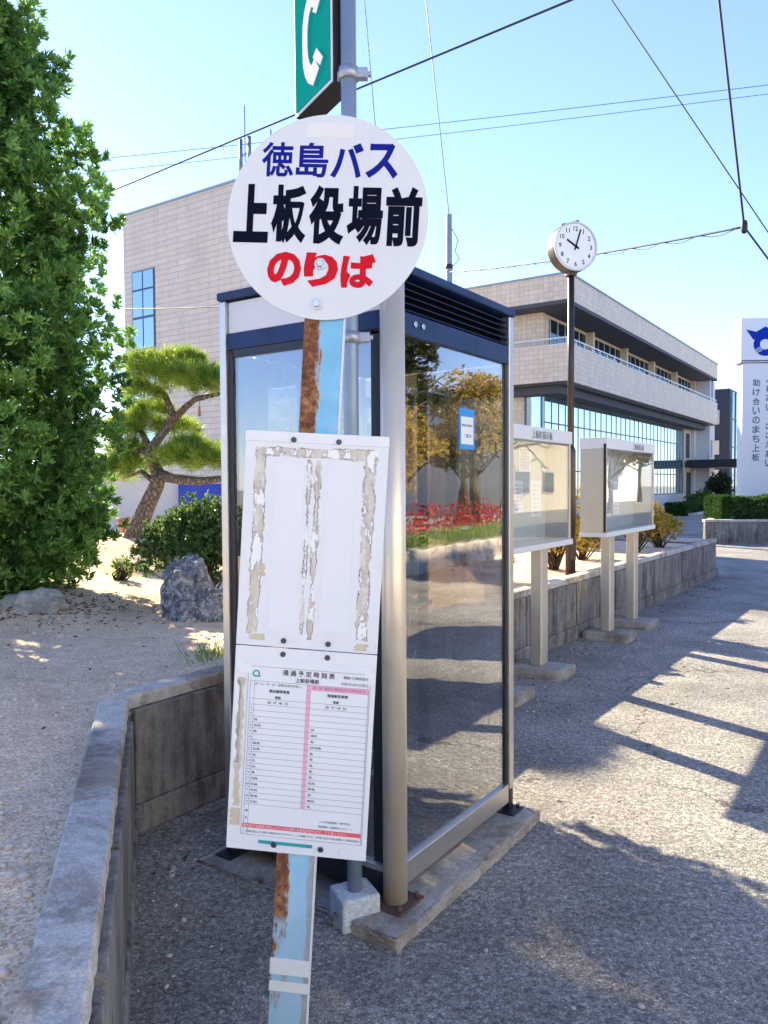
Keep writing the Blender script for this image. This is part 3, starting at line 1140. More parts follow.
def rough_slab(name, mat, parent, x0, x1, y0, y1, z0, z1, step=.04, amp=.009):
    m = bmesh.new()
    bmesh.ops.create_cube(m, size=1.0)
    bmesh.ops.transform(m, matrix=Matrix.Translation(((x0 + x1) / 2, (y0 + y1) / 2, (z0 + z1) / 2)) @ Matrix.Diagonal((x1 - x0, y1 - y0, z1 - z0, 1)), verts=m.verts)
    bmesh.ops.subdivide_edges(m, edges=m.edges, cuts=max(3, int(max(x1 - x0, y1 - y0) / step)), use_grid_fill=True)
    for v in m.verts:
        e = (abs(v.co.x - x0) < 1e-4) + (abs(v.co.x - x1) < 1e-4) + (abs(v.co.y - y0) < 1e-4) + (abs(v.co.y - y1) < 1e-4)
        top = abs(v.co.z - z1) < 1e-4
        v.co += Vector((random.uniform(-amp, amp), random.uniform(-amp, amp), random.uniform(-amp, 0) * (1.0 if e else .25)))
        if e and top:
            v.co.z -= amp * .8
    for f in m.faces:
        f.smooth = True
    me = bpy.data.meshes.new(name)
    m.to_mesh(me)
    m.free()
    me.materials.append(MT[mat])
    o = bpy.data.objects.new(name, me)
    C.objects.link(o)
    o.parent = parent
    return o


SLAB = .055
rough_slab('concrete_slab', 'slab_concrete', bo, -.62, .53, -.575, -.30, -.03, SLAB, .05, .0045)
rough_slab('concrete_slab', 'slab_concrete', bo, -.56, .53, -.31, .56, -.03, .016, .06, .006)
ZR, ZL0, ZL1, ZF = 2.335, 2.166, 2.300, 2.086      # roof top, louvre, strip bottom
# posts: one round at the near corner, square ones elsewhere
p = MB()
p.lathe([(.043, SLAB + .004), (.043, ZL1)], 32, -HB, -HB)
p.build('round_post', 'post_steel', bo)
p = MB()
p.box(-HB - .075, -HB + .075, -HB - .075, -HB + .075, SLAB - .004, SLAB + .007, .003)
fpl = p.build('foot_plate', 'rust_metal', bo)
for dx, dy in ((-.055, -.055), (.055, -.055), (-.055, .055)):
    p = MB()
    p.lathe([(.010, SLAB + .007), (.010, SLAB + .018), (.006, SLAB + .026)], 8, -HB + dx, -HB + dy)
    p.build('anchor_bolt', 'rust_metal', fpl)
for (cx_, cy_) in ((HB, -HB), (-HB, HB), (HB, HB)):
    p = MB()
    p.box(cx_ - .022, cx_ + .022, cy_ - .022, cy_ + .022, .16, ZL1 - .002, .004)
    p.build('post', 'steel', bo)
    p = MB()
    gz = SLAB if cy_ < 0 else .014
    p.box(cx_ - .018, cx_ + .018, cy_ - .018, cy_ + .018, gz, .159)
    p.box(cx_ - .055, cx_ + .055, cy_ - .055, cy_ + .055, gz - .003, gz + .008, .003)
    p.lathe([(.009, gz + .008), (.009, gz + .02)], 8, cx_ + .035, cy_ - .035)
    p.build('foot', 'dark_frame', bo)
# roof
p = MB()
p.box(-HB - .03, HB + .026, -HB - .03, HB + .03, ZL1 + .001, ZR, .008)
p.build('roof', 'navy', bo)
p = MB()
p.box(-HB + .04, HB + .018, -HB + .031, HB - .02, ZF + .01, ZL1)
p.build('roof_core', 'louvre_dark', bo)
# louvre on the road side
for i in range(5):
    z0 = ZL0 + .006 + i * (ZL1 - ZL0 - .01) / 5
    p = MB()
    p.hexa([(-HB + .045, -HB - .012, z0), (HB - .001, -HB - .012, z0), (HB - .001, -HB + .03, z0 + .016), (-HB + .045, -HB + .03, z0 + .016),
            (-HB + .045, -HB - .012, z0 + .004), (HB - .001, -HB - .012, z0 + .004), (HB - .001, -HB + .03, z0 + .020), (-HB + .045, -HB + .03, z0 + .020)])
    p.build('louvre_slat', 'slat', bo)
p = MB()
p.box(-HB + .043, HB - .022, -HB - .016, -HB + .03, ZF, ZL0, .004)
fas2 = p.build('fascia', 'navy', bo)
p = MB()
p.box(-HB - .012, -HB + .03, -HB + .043, HB - .022, ZF + .016, ZL0 + .002, .004)
fas = p.build('fascia', 'navy', bo)
p = MB()
for dx in (.10, .155):
    p.disc(-HB + dx, ZF + .045, .011, -HB - .021, -HB - .0165, 20, .001)
p.build('bolt', 'bolt', fas2)
# frosted panel with the embossed mark on the front
p = MB()
p.box(-HB - .006, -HB + .03, -HB + .043, HB - .024, ZL0 + .003, ZL1 - .006, .003)
lp = p.build('logo_panel', 'logo_panel', bo)
Mfront = Matrix(((0, 1, 0, -HB - .006), (-1, 0, 0, 0), (0, 0, 1, 0), (0, 0, 0, 1)))
lx, lz = -(HB - .115), ZL0 + .082
p = MB()
p.ring(lx, lz, .0225, .0275, -.004, -.0005, 32)
p.tube([(lx - .012, -.003, lz + .028), (lx - .012, -.003, lz + .012), (lx, -.003, lz - .001), (lx + .012, -.003, lz + .012), (lx + .010, -.003, lz + .022), (lx, -.003, lz + .018)], .0022, 6)
mk = p.build('embossed_mark', 'emboss', lp)
mk.matrix_local = Mfront
t_ = Type(.001, -.0008)
t_.put('NTT', lx, lz - .043, w=.048, bold=.03)
t_ = t_.build('lettering', 'emboss', lp)
t_.matrix_local = Mfront
# bottom rails
RZ0, RZ1 = .10, .185
p = MB()
p.box(-HB + .044, HB - .023, -HB - .018, -HB + .02, RZ0, RZ1, .004)
p.build('bottom_rail', 'steel', bo)
p = MB()
p.box(-HB - .016, -HB + .02, -HB + .044, HB - .023, RZ0 + .055, RZ1 - .008, .003)
p.build('bottom_rail', 'steel', bo)
p = MB()
p.box(-HB - .010, -HB + .02, -HB + .044, HB - .023, RZ0 - .03, RZ0 + .053, .003)
p.build('kick_plate', 'dark_frame', bo)
for y0, y1, x0, x1 in ((HB - .02, HB + .016, -HB + .023, HB - .023), (-HB + .023, HB - .023, HB - .02, HB + .016)):
    p = MB()
    p.box(x0, x1, y0, y1, RZ0, RZ1, .003)
    p.build('bottom_rail', 'steel', bo)
# slim frames round the panes
fr = MB()
fr.box(-HB + .044, -HB + .062, -HB - .010, -HB + .014, RZ1, ZF)
fr.build('pane_frame', 'dark_frame', bo)
fr = MB()
fr.box(HB - .042, HB - .023, -HB - .010, -HB + .014, RZ1, ZF)
fr.build('pane_frame', 'dark_frame', bo)
fr = MB()
fr.box(-HB - .010, -HB + .014, -HB + .044, -HB + .085, RZ1, ZF)
fr.build('pane_frame', 'dark_frame', bo)
fr = MB()
fr.box(-HB - .010, -HB + .014, HB - .055, HB - .023, RZ1, ZF)
fr.build('pane_frame', 'dark_frame', bo)
fr = MB()
fr.box(-HB - .008, -HB + .014, -HB + .086, HB - .056, ZF - .016, ZF + .015)
fr.build('pane_frame', 'dark_frame', bo)
for n_, (x0, x1, y0, y1) in enumerate(((-HB + .062, HB - .042, -HB - .002, -HB + .004), (-HB - .002, -HB + .004, -HB + .085, HB - .055),
                                       (-HB + .023, HB - .023, HB - .003, HB + .003), (HB - .003, HB + .003, -HB + .023, HB - .023))):
    p = MB()
    p.box(x0, x1, y0, y1, RZ1 - .002 if n_ != 1 else RZ1 - .008, ZF - (.016 if n_ == 1 else 0))
    p.build('glass_pane', 'front_glass' if n_ == 1 else 'glass', bo)
p = MB()
p.box(-HB + .03, HB - .03, -HB + .03, HB - .03, SLAB + .001, SLAB + .008)
p.build('floor_mat', 'dark_frame', bo)
# door stile on the far side and the blind back strip
p = MB()
p.box(HB - .02, HB + .018, -.02, .02, RZ1, ZF)
p.build('rear_stile', 'dark_frame', bo)
p = MB()
p.box(-.02, .02, HB - .02, HB + .018, RZ1, ZF)
p.build('rear_stile', 'dark_frame', bo)
p = MB()
p.box(-HB + .03, -HB + .22, HB - .014, HB + .014, RZ1, ZF)
p.build('rear_stile', 'dark_frame', bo)
# blue notice on the road side glass
pc = at(472, 430, 3.15)
pl = Matrix.Translation(bo.location).inverted() @ pc
px_ = U.dot(pc - Vector((*bo.location[:2], 0)))
pz_ = pc.z
p = MB()
p.box(px_ - .062, px_ + .062, -HB - .0055, -HB - .0030, pz_ - .08, pz_ + .085)
po = p.build('poster', 'poster_blue', bo)
p = MB()
p.box(px_ - .051, px_ + .054, -HB - .0062, -HB - .0056, pz_ - .06, pz_ + .052)
p.build('poster_panel', 'white_paint', po)
t_ = Type(.0003, -HB - .0062)
t_.put('感染防止対策実施中', px_, pz_ + .017, w=.088, bold=.02)
t_.put('ご協力を', px_ + .008, pz_ - .025, w=.06, bold=.02)
t_.build('lettering', 'sign_ink', po)

for ch_o in list(bo.children) + list(fpl.children):
    for v in ch_o.data.vertices:
        v.co.x *= 1.055 if v.co.x < 0 else 1.03
        if v.co.y > 0:
            v.co.y *= .81

# payphone inside
ph = thing('payphone', 'grey green payphone with hanging handset inside the glass booth', 'payphone', st(SB + .26, TB + .12, 0), ROT)
p = MB()
p.box(.0, .15, -.14, .14, 1.02, 1.46, .02)
p.build('body', 'phone', ph)
p = MB()
p.box(-.03, .16, -.2, .2, .98, 1.0, .004)
p.build('shelf', 'steel', ph)
p = MB()
p.box(.05, .13, -.05, .05, SLAB + .008, .98)
p.build('pedestal', 'dark_phone', ph)
p = MB()
p.tube([(-.04, -.20, 1.20), (-.052, -.20, 1.14), (-.052, -.20, 1.03), (-.04, -.20, .97)], [.030, .02, .02, .032], 14)
hs = p.build('handset', 'phone', ph)
p = MB()
cd = []
for i in range(40):
    q_ = i / 39
    cd.append((-.04 + .05 * q_, -.20 + .05 * math.sin(q_ * 3.1), .96 - .30 * math.sin(q_ * math.pi * .8)))
p.tube(cd, .005, 6)
p.build('cord', 'steel', ph)

# ================================================================== TELEPHONE SIGN POST
tpst = thing('telephone_sign', 'green telephone sign with white handset on a blue grey post in a concrete block', 'sign', (-.112, 2.685, 0))
p = MB()
p.box(-.072, .072, -.068, .068, 0, .118, .010, mat=Matrix.Rotation(R(24), 4, 'Z'))
p.build('base_block', 'block_concrete', tpst)
p = MB()
p.lathe([(.0265, .115), (.0265, 3.75)], 28, 0, 0)
p.build('post', 'grey_post', tpst)
for zc in (2.955, 2.06):
    p = MB()
    p.lathe([(.034, zc - .02), (.034, zc + .02)], 24, 0, 0)
    p.box(.028, .066, -.016, .016, zc - .017, zc + .017, .003)
    p.box(.0665, .078, -.007, .007, zc - .007, zc + .007)
    p.box(-.040, -.02, .012, .03, zc - .017, zc + .017, .002)
    p.build('clamp', 'clamp', tpst)
ang = math.atan2(.862, -.506)
sb = MB()
SLW, SLH, SLD, Z0 = .31, .45, .085, 2.935
poly = [(0, Z0), (SLW, Z0), (SLW, Z0 + SLH), (0, Z0 + SLH)]
# x runs away from the post, the seen face is at y=+SLD/2
sb.prism([(.033 + a, b) for a, b in poly], -SLD / 2, SLD / 2)
sbo = sb.build('sign_box', 'sign_edge', tpst)
sbo.matrix_local = Matrix.Rotation(ang, 4, 'Z')
p = MB()
p.prism([(.033 + a, b) for a, b in poly], SLD / 2 + .0005, SLD / 2 + .004)
p.build('sign_rim', 'sign_rim', sbo)
p = MB()
e_ = .011
p.box(.033 + e_, .033 + SLW - e_, SLD / 2 + .0045, SLD / 2 + .007, Z0 + e_, Z0 + SLH - e_)
p.build('sign_face', 'green_sign', sbo)


def sp(u_, v_):
    # u_ 0..1 from the post outwards, v_ metres from the middle
    return (.033 + SLW * u_, Z0 + SLH / 2 + v_)


half = [(.74, -.03), (.73, -.070), (.68, -.115), (.59, -.152), (.46, -.178), (.30, -.138), (.42, -.088), (.49, -.103), (.55, -.085), (.59, -.055), (.605, -.02)]
p = MB()
p.prism([sp(*a) for a in half] + [sp(a, -b) for a, b in half[::-1]], SLD / 2 + .0075, SLD / 2 + .009)
for g_ in (1, -1):
    p.prism([sp(a, b * g_) for a, b in ((.46, -.080), (.36, -.060), (.20, -.113), (.27, -.133))], SLD / 2 + .0075, SLD / 2 + .009)
p.build('handset_symbol', 'symbol', sbo)

# ================================================================== NOTICE BOARDS
BL, BD, BZ0, BZ1 = 1.65, .235, 1.045, 1.985


def notice_board(s0, label):
    r = thing('notice_board', label, 'notice board', st(s0, 2.35), ROT, 'glass fronted notice boards along the wall')
    for x in (.47, 1.30):
        p = MB()
        p.box(x - .07, x + .07, .07, .17, .078, BZ0 - .001, .012)
        p.build('post', 'board_metal', r)
    for x in (.47, 1.30):
        f = rough_slab('footing', 'slab_concrete', r, x - .16, x + .16, -.13, .32, -.02, .08, .06, .004)
    p = MB()
    p.box(-.012, BL + .012, -.03, BD + .006, BZ0, BZ0 + .045, .004)
    p.build('sill', 'board_white', r)
    p = MB()
    p.box(-.012, BL + .012, -.022, BD + .006, BZ1 - .105, BZ1, .005)
    hd = p.build('header', 'board_white', r)
    t = Type(.0008, -.0225)
    t.put('上板町掲示板', BL * .62, BZ1 - .058, w=.40, bold=.01)
    t.build('lettering', 'grey_wire', hd)
    p = MB()
    p.box(0, .022, 0, BD, BZ0 + .046, BZ1 - .106)
    p.build('side_panel', 'board_metal', r)
    p = MB()
    p.box(BL - .022, BL, 0, BD, BZ0 + .046, BZ1 - .106)
    p.build('side_panel', 'board_metal', r)
    p = MB()
    p.box(.023, BL - .023, BD - .03, BD, BZ0 + .046, BZ1 - .106)
    p.build('back_panel', 'board_back', r)
    p = MB()
    p.box(-.003, .035, -.012, -.001, BZ0 + .046, BZ1 - .106, .002)
    p.build('glass_frame', 'board_metal', r)
    p = MB()
    p.box(BL - .035, BL + .003, -.012, -.001, BZ0 + .046, BZ1 - .106, .002)
    p.build('glass_frame', 'board_metal', r)
    p = MB()
    p.box(.036, BL - .036, -.006, -.001, BZ0 + .047, BZ1 - .107)
    p.build('glass_pane', 'board_glass', r)
    p = MB()
    p.box(-.0135, -.0125, -.02, .006, BZ0 + .046, BZ1 - .06)
    p.build('corner_trim', 'dark_frame', r)
    return r


nb1 = notice_board(4.58, 'steel framed glass notice board nearest to the phone booth, partly hidden by it')
nb2 = notice_board(7.14, 'glass notice board further along the wall beside the clock pole, showing its beige end')


def notice(s0, x, z, wd, ht, label, rot=0.0):
    o = MB().box(-wd / 2, wd / 2, -.001, .001, -ht / 2, ht / 2)
    o = o.build('paper_notice', 'paper')
    o.location = st(s0 + x, 2.35 + BD - .034, z)
    o.rotation_euler = (0, rot, ROT)
    tag(o, label, 'notice', 'papers pinned in the notice boards')
    t = Type(.0004, -.0011)
    for i in range(7):
        t.put('本日のお知らせと行事予定'[:10 - (i % 3)], 0, ht * .36 - i * ht * .12, w=wd * (.7 if i else .8))
    t.build('printed_text', 'rule', o)


notice(4.58, 1.42, 1.43, .21, .30, 'upright white paper pinned near the right end of the notice board closest to the booth')
notice(4.58, 1.05, 1.45, .21, .26, 'white paper pinned half out of sight beside the booth frame in the nearer notice board')
notice(4.58, 1.20, 1.75, .25, .20, 'pale sheet pinned high in the nearer notice board')
notice(7.14, .28, 1.43, .21, .42, 'tall white paper pinned at the left in the further notice board')
notice(7.14, .72, 1.36, .20, .30, 'left one of two low white papers in the middle of the further notice board')
notice(7.14, .99, 1.40, .20, .36, 'right one of two low white papers in the middle of the further notice board')
notice(7.14, .80, 1.70, .2, .26, 'tilted white paper pinned high in the further notice board', R(12))

# ================================================================== CLOCK
ck = thing('street_clock', 'round white clock on a tall dark brown pole behind the notice boards', 'clock', at(570.5, 520, 8.6) * 1.0, R(16.5))
ck.location.z = .5
p = MB()
p.lathe([(.056, 0), (.056, 1.42), (.042, 1.46)], 20)
p.lathe([(.036, 1.44), (.036, 3.40)], 20)
p.box(-.035, .035, -.060, -.055, .2, .42, .004)
p.build('pole', 'bronze', ck)
CZ, CR = 3.645, .268
p = MB()
p.disc(0, CZ, CR, -.09, .06, 64, .012)
p.build('clock_case', 'clock_case', ck)
p = MB()
p.ring(0, CZ, CR - .022, CR - .002, -.106, -.0905, 64)
p.build('bezel', 'alu', ck)
p = MB()
p.disc(0, CZ, CR - .0225, -.095, -.0905, 64)
dl = p.build('dial', 'dial', ck)
t = Type(.0006, -.0952)
for hnum in range(1, 13):
    a = R(90 - 30 * hnum)
    t.put(str(hnum), .19 * math.cos(a), CZ + .19 * math.sin(a), h=.05, bold=.015)
t.build('numerals', 'black_text', dl)


def hand(par, deg, L, wd, y):
    a = R(deg)
    m = MB()
    Mh = Matrix.Translation((0, y, CZ)) @ Matrix.Rotation(a, 4, 'Y')
    m.box(-wd / 2, wd / 2, -.0015, .0015, -.045, L, .0, mat=Mh)
    m.build('clock_hand', 'black_text', par)


hand(dl, 301.5, .125, .020, -.099)
hand(dl, 18, .195, .014, -.1035)
m_ = MB()
m_.disc(0, CZ, .014, -.109, -.1055, 16)
m_.build('hand_hub', 'black_text', dl)
p = MB()
p.box(-.014, .014, -.1, .1, -.013, .013, .004, mat=Matrix.Translation((-.01, 0, CZ + CR + .01)) @ Matrix.Rotation(R(35), 4, 'Z'))
p.build('solar_fin', 'clock_case', ck)
p = MB()
p.box(-.05, .05, -.05, .06, CZ - CR - .03, CZ - CR + .012, .01)
p.build('neck', 'clock_case', ck)

# ================================================================== TOWN HALL
th = thing('town_hall', 'two storey beige tiled public building with long bands and a glazed ground floor', 'building', st(29.8, 11.3), ROT)
LX = 29.2
p = MB()
p.box(1.1, LX - 1.0, 1.55, 15, 0, 9.2)
p.build('wall', 'tile', th)
p = MB()
p.box(0, LX, 0, 15.5, 8.95, 9.96)
p.build('parapet', 'tile', th)
p = MB()
p.box(-.05, LX + .05, -.05, 15.55, 9.962, 10.03)
p.build('coping', 'coping', th)
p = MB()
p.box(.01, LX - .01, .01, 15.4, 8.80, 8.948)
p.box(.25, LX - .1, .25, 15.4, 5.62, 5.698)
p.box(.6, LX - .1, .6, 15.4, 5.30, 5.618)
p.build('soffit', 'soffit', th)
p = MB()
p.box(0, LX, 0, .22, 5.70, 7.15)
p.box(0, .22, .2205, 15.5, 5.70, 7.15)
p.build('spandrel', 'tile', th)
p = MB()
p.box(.2, LX - .1, .2, 1.6, 5.71, 5.79)
p.build('balcony_floor', 'pale_wall', th)
p = MB()
p.box(-.03, LX, -.03, .25, 7.152, 7.20)
p.box(-.03, .25, .2505, 15.5, 7.152, 7.20)
p.box(.05, LX, .05, .1, 7.42, 7.47)
p.box(.05, .1, .101, 15.5, 7.42, 7.47)
for i in range(30):
    p.box(.05 + i * 1.0, .09 + i * 1.0, .052, .098, 7.2, 7.42)
p.build('railing', 'board_white', th)
# upper windows, long side and short side
for i in range(5):
    x0 = 1.7 + i * 5.35
    p = MB()
    p.box(x0 - .35, x0 + 4.75, 1.50, 1.552, 7.2, 8.75)
    wf = p.build('window', 'stucco', th)
    p = MB()
    p.box(x0, x0 + 4.4, 1.46, 1.499, 7.3, 8.62)
    p.build('pane', 'window_dark', wf)
    p = MB()
    for q in range(6):
        p.box(x0 + q * .88 - .03, x0 + q * .88 + .03, 1.435, 1.459, 7.3, 8.62)
    p.box(x0, x0 + 4.4, 1.44, 1.4585, 7.2, 7.30)
    p.build('mullion', 'alu', wf)
    p = MB()
    p.box(x0 + 4.72, x0 + 4.98, 1.2, 1.499, 7.2, 8.79)
    p.build('pier', 'stucco', th)
for y0 in (3.0, 8.0):
    p = MB()
    p.box(1.05, 1.098, y0 - .1, y0 + 3.1, 7.2, 8.6)
    wf = p.build('window', 'alu', th)
    p = MB()
    p.box(1.02, 1.048, y0, y0 + 3.0, 7.25, 8.5)
    p.build('pane', 'window_sky', wf)
# curtain wall below
CX0, CX1 = 1.06, 25.4
p = MB()
p.box(CX0, CX1, 1.45, 1.53, .85, 5.30)
p.box(1.02, 1.098, 1.5305, 2.3, .85, 5.30)
cw = p.build('curtain_wall', 'curtain_glass', th)
p = MB()
nmul = 31
for i in range(nmul):
    x = CX0 + (CX1 - CX0) * i / (nmul - 1)
    p.box(x - .022, x + .022, 1.430, 1.449, .85, 5.30)
for z in (.85, 2.1, 4.15, 5.24):
    p.box(CX0 - .04, CX1 + .04, 1.432, 1.4485, z, z + .06)
for y in (1.55, 2.28):
    p.box(.96, 1.019, y - .03, y + .03, .85, 5.30)
p.build('mullion', 'mullion', cw)
p = MB()
p.box(CX0 - .1, CX1 + .1, 1.35, 1.549, 0, .849)
p.build('base_wall', 'pale_wall', th)
# end bay: plain wall, narrow window, tower slab, canopy
p = MB()
p.box(25.45, 27.6, 1.40, 1.549, 0, 5.29)
p.build('end_wall', 'stucco', th)
p = MB()
p.box(26.0, 27.0, 1.36, 1.399, 3.3, 5.0)
p.build('window', 'window_dark', th)
p = MB()
p.box(26.2, 27.3, 1.33, 1.399, 0, 2.3)
p.build('entrance_door', 'window_dark', th)
p = MB()
p.box(28.25, 29.9, .3, 3.4, 0, 5.698)
p.build('stair_tower', 'pale_wall', th)
p = MB()
p.box(28.25, 29.9, .3, 3.4, 7.21, 8.79)
p.build('stair_tower', 'pale_wall', th)
p = MB()
p.box(27.6, 28.6, 1.2, 3.4, 0, 5.299)
p.build('entrance_pier', 'pale_wall', th)
p = MB()
p.box(28.3, 30.6, 1.0, 6.0, 10.031, 10.45)
p.build('roof_house', 'pale_wall', th)
for z in (.7, 3.4, 7.6):
    p = MB()
    p.box(28.7, 29.1, .26, .299, z, z + 1.2)
    p.build('slit_window', 'window_dark', th)
p = MB()
p.box(25.6, 29.6, -2.4, 1.25, 2.62, 3.15, .05)
cn = p.build('canopy', 'canopy_dark', th)
p = MB()
p.box(25.5, 29.75, -2.95, -2.42, 2.66, 3.12, .03)
p.build('canopy_fascia', 'board_white', cn)
for x in (25.9, 29.3):
    p = MB()
    p.lathe([(.09, 0), (.09, 2.619)], 12, x, -2.0)
    p.build('canopy_column', 'alu', cn)

# taller tiled wing on the left
wg = thing('tiled_building', 'tall beige building with horizontal tile courses and one narrow blue window behind the pine', 'building', st(20, 18), ROT)
p = MB()
p.box(0, 3.4, 0, 8.15, 0, 12.35)
p.build('wall', 'tile_wing', wg)
p = MB()
p.box(-.04, 3.44, -.04, 8.19, 12.352, 12.43)
p.build('coping', 'coping', wg)
p = MB()
p.box(-.03, -.001, 6.28, 7.62, 0.9, 10.05)
wf = p.build('window', 'mullion', wg)
for z0, z1 in ((1.1, 2.9), (3.0, 4.9), (5.0, 6.9), (7.0, 8.15), (8.25, 9.25), (9.33, 10.0)):
    for y0, y1 in ((6.34, 6.92), (6.99, 7.56)):
        p = MB()
        p.box(-.05, -.031, y0, y1, z0, z1)
        p.build('pane', 'window_sky', wf)
p = MB()
p.tube([(.8, .9, 12.43), (.8, .9, 14.2)], .025, 6)
p.build('lightning_rod', 'grey_wire', wg)
p = MB()
p.tube([(1.4, 2.75, 12.43), (1.4, 2.75, 15.8)], .02, 6)
for dx in (-.22, .22):
    p.tube([(1.4, 2.75 + dx, 13.4), (1.4, 2.75 + dx, 14.6)], .07, 8)
p.tube([(1.4, 2.5, 14.0), (1.4, 3.0, 14.0)], .025, 6)
p.tube([(1.4, 2.5, 13.5), (1.4, 3.0, 13.5)], .025, 6)
p.build('antenna', 'grey_wire', wg)

# glass block far behind
gb = thing('glass_building', 'distant building with navy end wall and pale glass front beyond the town hall', 'building', st(71.0, 12.6), ROT)
p = MB()
p.box(0, 14, 0, 12, 0, 9.6)
p.build('wall', 'navy_panel', gb)
p = MB()
p.box(.4, 13.9, -.08, -.002, .3, 9.4)
p.build('glass_front', 'window_sky', gb)
p = MB()
for i in range(9):
    p.box(.4 + i * 1.65, .5 + i * 1.65, -.14, -.081, .3, 9.4)
for z in (2.2, 4.6, 7.0):
    p.box(.4, 13.9, -.13, -.082, z, z + .09)
p.build('mullion', 'mullion', gb)
for z in (1.5, 4.0, 6.6):
    p = MB()
    p.box(-.12, -.002, 0.8, 9, z, z + 1.2)
    p.build('window', 'alu', gb)

# pale shed and blue sheet behind the pine
sh_ = thing('garden_shed', 'low white plastered shed behind the pine trunk', 'shed', Vector((-4.3, 15.1, 0)), R(4))
p = MB()
p.box(-3.2, .25, 0, 2.5, .3, 1.72)
p.build('wall', 'pale_wall', sh_)
p = MB()
p.box(-3.35, .32, -.12, 2.6, 1.722, 1.80, .01)
p.build('roof', 'coping', sh_)
bp = thing('site_panel', 'bright blue sheet panel standing behind the round shrub', 'panel', Vector((-3.98, 14.9, 0)), R(4))
p = MB()
p.box(0, 2.5, 0, .04, .80, 1.60, .005)
p.build('sheet', 'blue_panel', bp)
for x in (.03, 1.2, 2.4):
    p = MB()
    p.box(x, x + .05, .045, .09, .3, 1.5)
    p.build('stake', 'alu', bp)
pt = thing('flower_pot', 'round terracotta pot on the bank left of the pine trunk', 'flower pot', Vector((-3.42, 10.3, float(soil_z(-3.42, 10.3)) - .02)))
p = MB()
p.lathe([(.09, 0), (.13, .09), (.145, .18), (.155, .19), (.155, .22), (.13, .22), (.125, .18)], 24)
p.build('pot', 'terracotta', pt)

# ================================================================== SIGN PILLAR + FAR PLANTER
DS = 22.5
mp = at(762.5, 485, DS)
ms = thing('town_sign', 'tall white sign pillar with a blue emblem box on top and vertical lettering', 'sign', Vector((mp.x, mp.y, 0)), R(-2))
zz = lambda y: CAM_H + (485 - y) / F_PX * DS
p = MB()
p.box(-.60, .60, -.0, .35, 0, zz(366) - .002, .01)
p.build('pillar', 'monolith', ms)
p = MB()
p.box(-.69, .69, -.09, .44, zz(365.5), zz(322), .015)
bxo = p.build('emblem_box', 'monolith', ms)
p = MB()
p.box(-.66, .66, -.094, -.0905, zz(364.8), zz(363.4))
p.build('dark_strip', 'sign_ink', bxo)  # flat dark strip along the foot of the box front
ec = zz(347)
p = MB()
p.ring(0, ec - .03, .15, .335, -.094, -.0905, 48)
p.prism([(-.55, ec + .40), (-.26, ec + .33), (0, ec + .48), (.26, ec + .33), (.55, ec + .40), (.34, ec + .10), (.2, ec + .18), (0, ec + .22), (-.2, ec + .18), (-.34, ec + .10)], -.097, -.0945)
p.build('emblem', 'emblem_blue', bxo)
p = MB()
for i in range(3):
    Mz = Matrix.Translation((-.22 + i * .012, 0, ec - .15 - i * .05)) @ Matrix.Rotation(R(-28), 4, 'Y')
    p.box(-.16, .14, -.0985, -.0975, -.009, .009, mat=Mz)
p.build('emblem_stripe', 'monolith', bxo)
t = Type(.003, -.0005)
col = '助け合いのまち上板'
for i, c_ in enumerate(col):
    t.put(c_, -.20, zz(385.5 + i * 9.25), h=.215, w=.215, bold=.02)
col = 'ふれあい　ささえあい'
for i, c_ in enumerate(col):
    if c_ != '　':
        t.put(c_, .17, zz(382 + i * 9.25), h=.2, w=.2, bold=.02)
t.build('lettering', 'sign_ink', ms)

fpw = thing('planter_wall', 'low concrete panel wall of the far planter under the clipped hedge', 'wall', at(705, 540, 19.6) * 1, R(-1))
fpw.location.z = 0
p = MB()
p.box(0, 7, 0, .14, 0, .56)
p.box(0, .14, .07, 4, 0, .558, mat=Matrix.Rotation(R(-26), 4, 'Z'))
p.build('wall_body', 'wall_concrete', fpw)
p = MB()
p.box(-.02, 7, -.03, .17, .561, .62, .008)
p.box(-.02, .17, .1, 4, .559, .618, .008, mat=Matrix.Rotation(R(-26), 4, 'Z'))
p.build('cap', 'cap_concrete', fpw)
for i in range(14):
    p = MB()
    p.box(.03 + i * .5, .50 + i * .5, -.02, -.001, .1, .545, .006)
    p.build('panel', 'wall_concrete', fpw)
g = MB()
L0 = fpw.location
g.hexa([(L0.x + .1, L0.y + .08, .02), (L0.x + 7, L0.y + .08, .02), (L0.x + 9, L0.y + 3.9, .02), (L0.x + 1.9, L0.y + 3.9, .02), (L0.x + .1, L0.y + .08, .54), (L0.x + 7, L0.y + .08, .54), (L0.x + 9, L0.y + 3.9, .54), (L0.x + 1.9, L0.y + 3.9, .54)])
tag(g.build('planter_soil', 'soil'), kind='structure')


# ================================================================== FOLIAGE
def blob_shell(n, c, rad, inner=0.55, flat_bottom=True):
    """points and outward directions in the outer part of an ellipsoid"""
    d = unit(rng.normal(size=(n, 3)))
    if flat_bottom:
        d[:, 2] = np.where(d[:, 2] < -0.35, -d[:, 2] * .6, d[:, 2])
        d = unit(d)
    r = rng.uniform(inner ** 3, 1, n) ** (1 / 3)
    return np.asarray(c) + d * r[:, None] * np.asarray(rad), unit(d / np.asarray(rad))


